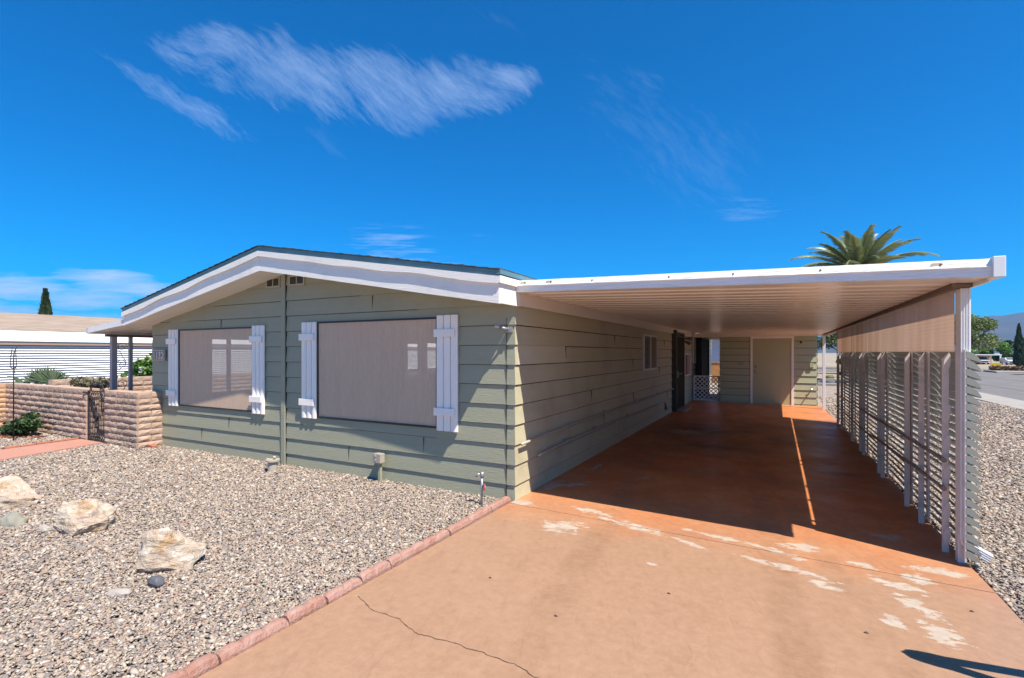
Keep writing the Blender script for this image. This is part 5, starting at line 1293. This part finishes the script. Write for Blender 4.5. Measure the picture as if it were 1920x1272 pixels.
# distant carport with a parked van, pink house
t_ = thing('distant_carport', 'distant flat roofed white carport across the street', 'carport', (44.5, 143, -1.1))
cx, cy = 42.7, 142
MB().box(cx-2.6, cx+3.2, cy, cy+6, .93, 1.12).obj('roof', M_NWHITE, t_)
for (x, y) in ((cx-2.4, cy+.2), (cx+3.0, cy+.2)): MB().box(x-.12, x+.12, y-.1, y+.1, -1.1, .93).obj('post', M_NWHITE, t_)
MB().box(cx-2.6, cx+3.2, cy+6, cy+6.1, -1.1, .93).obj('back_wall', M_PINK, t_)
t_ = thing('distant_house', 'distant pinkish house with white roof edge left of the carport', 'house', (37, 142, -1.1))
MB().box(34, 40.0, 141, 150, -1.1, 1.1).obj('wall', M_PINK, t_); MB().box(33.6, 40.0, 140.6, 150, 1.101, 1.45).obj('roof', M_NWHITE, t_); MB().box(36.9, 38.5, 140.95, 141.0, -.2, .7).obj('window', M_GLASSD, t_)
t_ = thing('distant_house', 'low white roofed home at the far right behind the bushes', 'house', (54, 140, -1.1))
MB().box(50.2, 66, 146, 154, -1.1, .9).obj('wall', M_PINK, t_); MB().box(50, 66.4, 145.6, 154, .901, 1.3).obj('roof', M_NWHITE, t_)
def van(x, y, z, label, w_=1.9, L=4.6, h=1.7):
    t_ = thing('parked_van', label, 'van', (x, y, z))
    body = MB(); prof = [(y-L/2, .35), (y-L/2, .95), (y-L/2+.9, 1.08), (y-L/2+1.6, h), (y+L/2-.1, h), (y+L/2, .9), (y+L/2, .35)]
    body.prism([(a, c+z) for a, c in prof], 'x', x-w_/2, x+w_/2); body.obj('body', M_CAR, t_, bevel=.06)
    MB().add([(x-w_/2+.15, y-L/2+.97, z+1.13), (x+w_/2-.15, y-L/2+.97, z+1.13), (x+w_/2-.2, y-L/2+1.52, z+h-.08), (x-w_/2+.2, y-L/2+1.52, z+h-.08)], [(0, 1, 2, 3)]).obj('windscreen', M_GLASSD, t_, fix=False).location = (0, -.03, .02)
    MB().box(x-.6, x+.6, y-L/2-.02, y-L/2+.01, z+.5, z+.75).obj('grille', M_BLACK, t_)
    for sx in (-1, 1):
        MB().box(x+sx*.78-.14, x+sx*.78+.14, y-L/2-.025, y-L/2+.01, z+.68, z+.86).obj('headlight', M_GALV, t_)
        for wy in (-1.4, 1.4): MB().tube([(x+sx*(w_/2-.22), y+wy, z+.34), (x+sx*(w_/2+.01), y+wy, z+.34)], .34, 16).obj('wheel', M_TYRE, t_)
    return t_
van(cx+.4, cy+2.5, -1.1, 'white van parked under the distant carport'); van(cx+3.9, cy-1.5, -1.1, 'white van parked beside the distant carport', 1.8, 4.4, 1.5)
t_ = thing('yellow_sign', 'yellow rectangular sign on a short post at the traffic island', 'sign', (18.0, 48.9, 0))
MB().box(17.68, 18.32, 48.88, 48.91, .50, .72).obj('board', M_YEL, t_); MB().box(17.97, 18.03, 48.9, 48.95, 0, .65).obj('post', M_IRON, t_)
t_ = thing('cactus_bed', 'low row of rusty prickly cactus on the traffic island', 'cactus', (18.2, 48.5, 0))
leafcloud('pads', [(17.7+.35*i, 48.6+.1*(i % 2), .32, .28, .3, .22) for i in range(7)], 1500, .10, F_RUST, t_, aspect=1.2, seed=12)
MB().tube([(17.6, 48.6, .1), (20, 48.7, .1)], .06).obj('stems', M_BARK, t_)
# seen in the gap between shed and fence
for i, (x, y, h, r_, m_, lab) in enumerate(((3.9, 33, 3.6, 1.5, F_DARK, 'dark green tree seen just right of the shed'), (6.9, 39, 3.9, 1.9, F_MESQ, 'olive tree seen between the rear post and the fence'), (6.15, 33, 1.25, .5, F_DARK, 'small dark shrub beyond the rear post'), (8.6, 56, 5.4, 4.2, F_DARK, 'far green tree beyond the gravel lot'), (2.2, 47, 4.6, 2.6, F_MESQ, 'pale tree hidden partly by the shed'))):
    tree('tree' if h > 2 else 'shrub', lab, 'tree' if h > 2 else 'shrub', x, y, h, r_, m_, 2600, .14, 50+i, .10, .25 if h > 2 else .05, 10, .8)
t_ = thing('barrel_cactus', 'round yellow green barrel cactus seen past the rear carport post', 'cactus', (5.15, 29.4, 0)); mb = MB()
mb.tube([(5.15, 29.4, z) for z in (0, .05, .13, .21, .27, .30)], [.13, .19, .21, .18, .11, .02], 20).obj('body', mat('barrel', (.28, .24, .06), .8, .4, 30), t_, smooth=True)
mb = MB()
for k in range(20): a = k*math.pi/10; mb.tube([(5.15+r_*math.cos(a), 29.4+r_*math.sin(a), z) for z, r_ in ((.02, .14), (.07, .20), (.13, .22), (.21, .19), (.27, .12))], .008, 4)
mb.obj('spine_ribs', M_TANSCR, t_)
for k, (yy, lab) in enumerate(((23.2, 'nearest'), (25.6, 'second'), (28.0, 'third'))):
    tag(MB().box(3.3, 6.6, yy, yy+.22, -.02, .12).obj('kerb_stone', M_KERB, bevel=.02), lab+' low pale kerb seen in the gap beyond the carport', 'kerb', 'low kerbs beyond the shed')
t_ = thing('street_sign', 'small green street sign on a post beyond the shed', 'sign', (4.12, 29, 0)); MB().box(4.0, 4.24, 29, 29.02, 1.0, 1.45).obj('board', M_GREENS, t_); MB().box(4.10, 4.14, 29.02, 29.05, 0, 1.45).obj('post', M_GALV, t_)
# guessed hoop, added out of view at the right to cast the slab shadow
t_ = thing('shadow_hoop', 'guessed metal hoop out of view at the right, added to cast its shadow on the slab', 'shadow_hoop', (4.3, -1.45, 0))
mb = MB(); T = Vector((3.64, -1.66, 1.0)); B1 = Vector((4.35, -1.26, 0)); B2 = Vector((4.35, -1.74, 0)); W_ = Vector((0, 1, 0))
pts = [B1]+[T+(B1-T)*.12+W_*.0]
for i in range(1, 8):
    a_ = math.pi*i/8; pts.append(T+(B1+B2-2*T)*.5*(.12*(1-math.sin(a_)))+W_*(.03*math.cos(a_)+.0)+(T-(B1+B2)/2).normalized()*.0)
pts += [T+(B2-T)*.12, B2]
mb.tube(pts, .036, 10); mb.obj('added_hoop', M_IRON, t_)

def explode(o):
    me = o.data; par = list(range(len(me.vertices)))
    def fd(a):
        while par[a] != a: par[a] = par[par[a]]; a = par[a]
        return a
    for e in me.edges:
        a, c = fd(e.vertices[0]), fd(e.vertices[1])
        if a != c: par[a] = c
    isl = {}
    for p in me.polygons: isl.setdefault(fd(p.vertices[0]), []).append(p)
    if len(isl) < 2: return
    nm = o.name.split('.')[0]; sm = [p.use_smooth for p in me.polygons]
    for ps in isl.values():
        ids = sorted({i for p in ps for i in p.vertices}); mp = {v_: k for k, v_ in enumerate(ids)}
        m2 = bpy.data.meshes.new(nm); m2.from_pydata([me.vertices[i].co[:] for i in ids], [], [tuple(mp[i] for i in p.vertices) for p in ps]); m2.materials.append(me.materials[0])
        for q in m2.polygons: q.use_smooth = sm[0]
        n2 = bpy.data.objects.new(nm, m2); COL.objects.link(n2); n2.parent = o.parent; n2.matrix_parent_inverse = o.matrix_parent_inverse.copy()
        for md in o.modifiers:
            k2 = n2.modifiers.new(md.name, md.type)
            if md.type == 'BEVEL': k2.width = md.width; k2.segments = md.segments; k2.limit_method = 'ANGLE'
    bpy.data.objects.remove(o)
for o in list(bpy.data.objects):
    if o.type == 'MESH' and o.parent and not o.children and o.name.split('.')[0] in ('louver_stile', 'pipe_strap', 'fascia_screw', 'rust_stain', 'switch_plate', 'pipe_collar', 'outlet_cover', 'lamp_head', 'gable_arch'): explode(o)

# haze: one closed box of thin air
hz = MB().box(-6300, 6300, -6300, 6300, -13, 275).obj('haze', None or M_KERB); hz.data.materials.clear()
hm = bpy.data.materials.new('haze_air'); hm.use_nodes = True; hm.node_tree.nodes.clear(); n = NB(hm.node_tree)
pv = n.n('ShaderNodeVolumePrincipled'); pv.inputs['Color'].default_value = (.22, .60, 1, 1); pv.inputs['Density'].default_value = 1.5e-4; pv.inputs['Anisotropy'].default_value = .2
hm.node_tree.links.new(pv.outputs[0], n.n('ShaderNodeOutputMaterial').inputs['Volume'])
hz.data.materials.append(hm); tag(hz, 'thin blue haze of distant air', 'haze', kind='stuff')
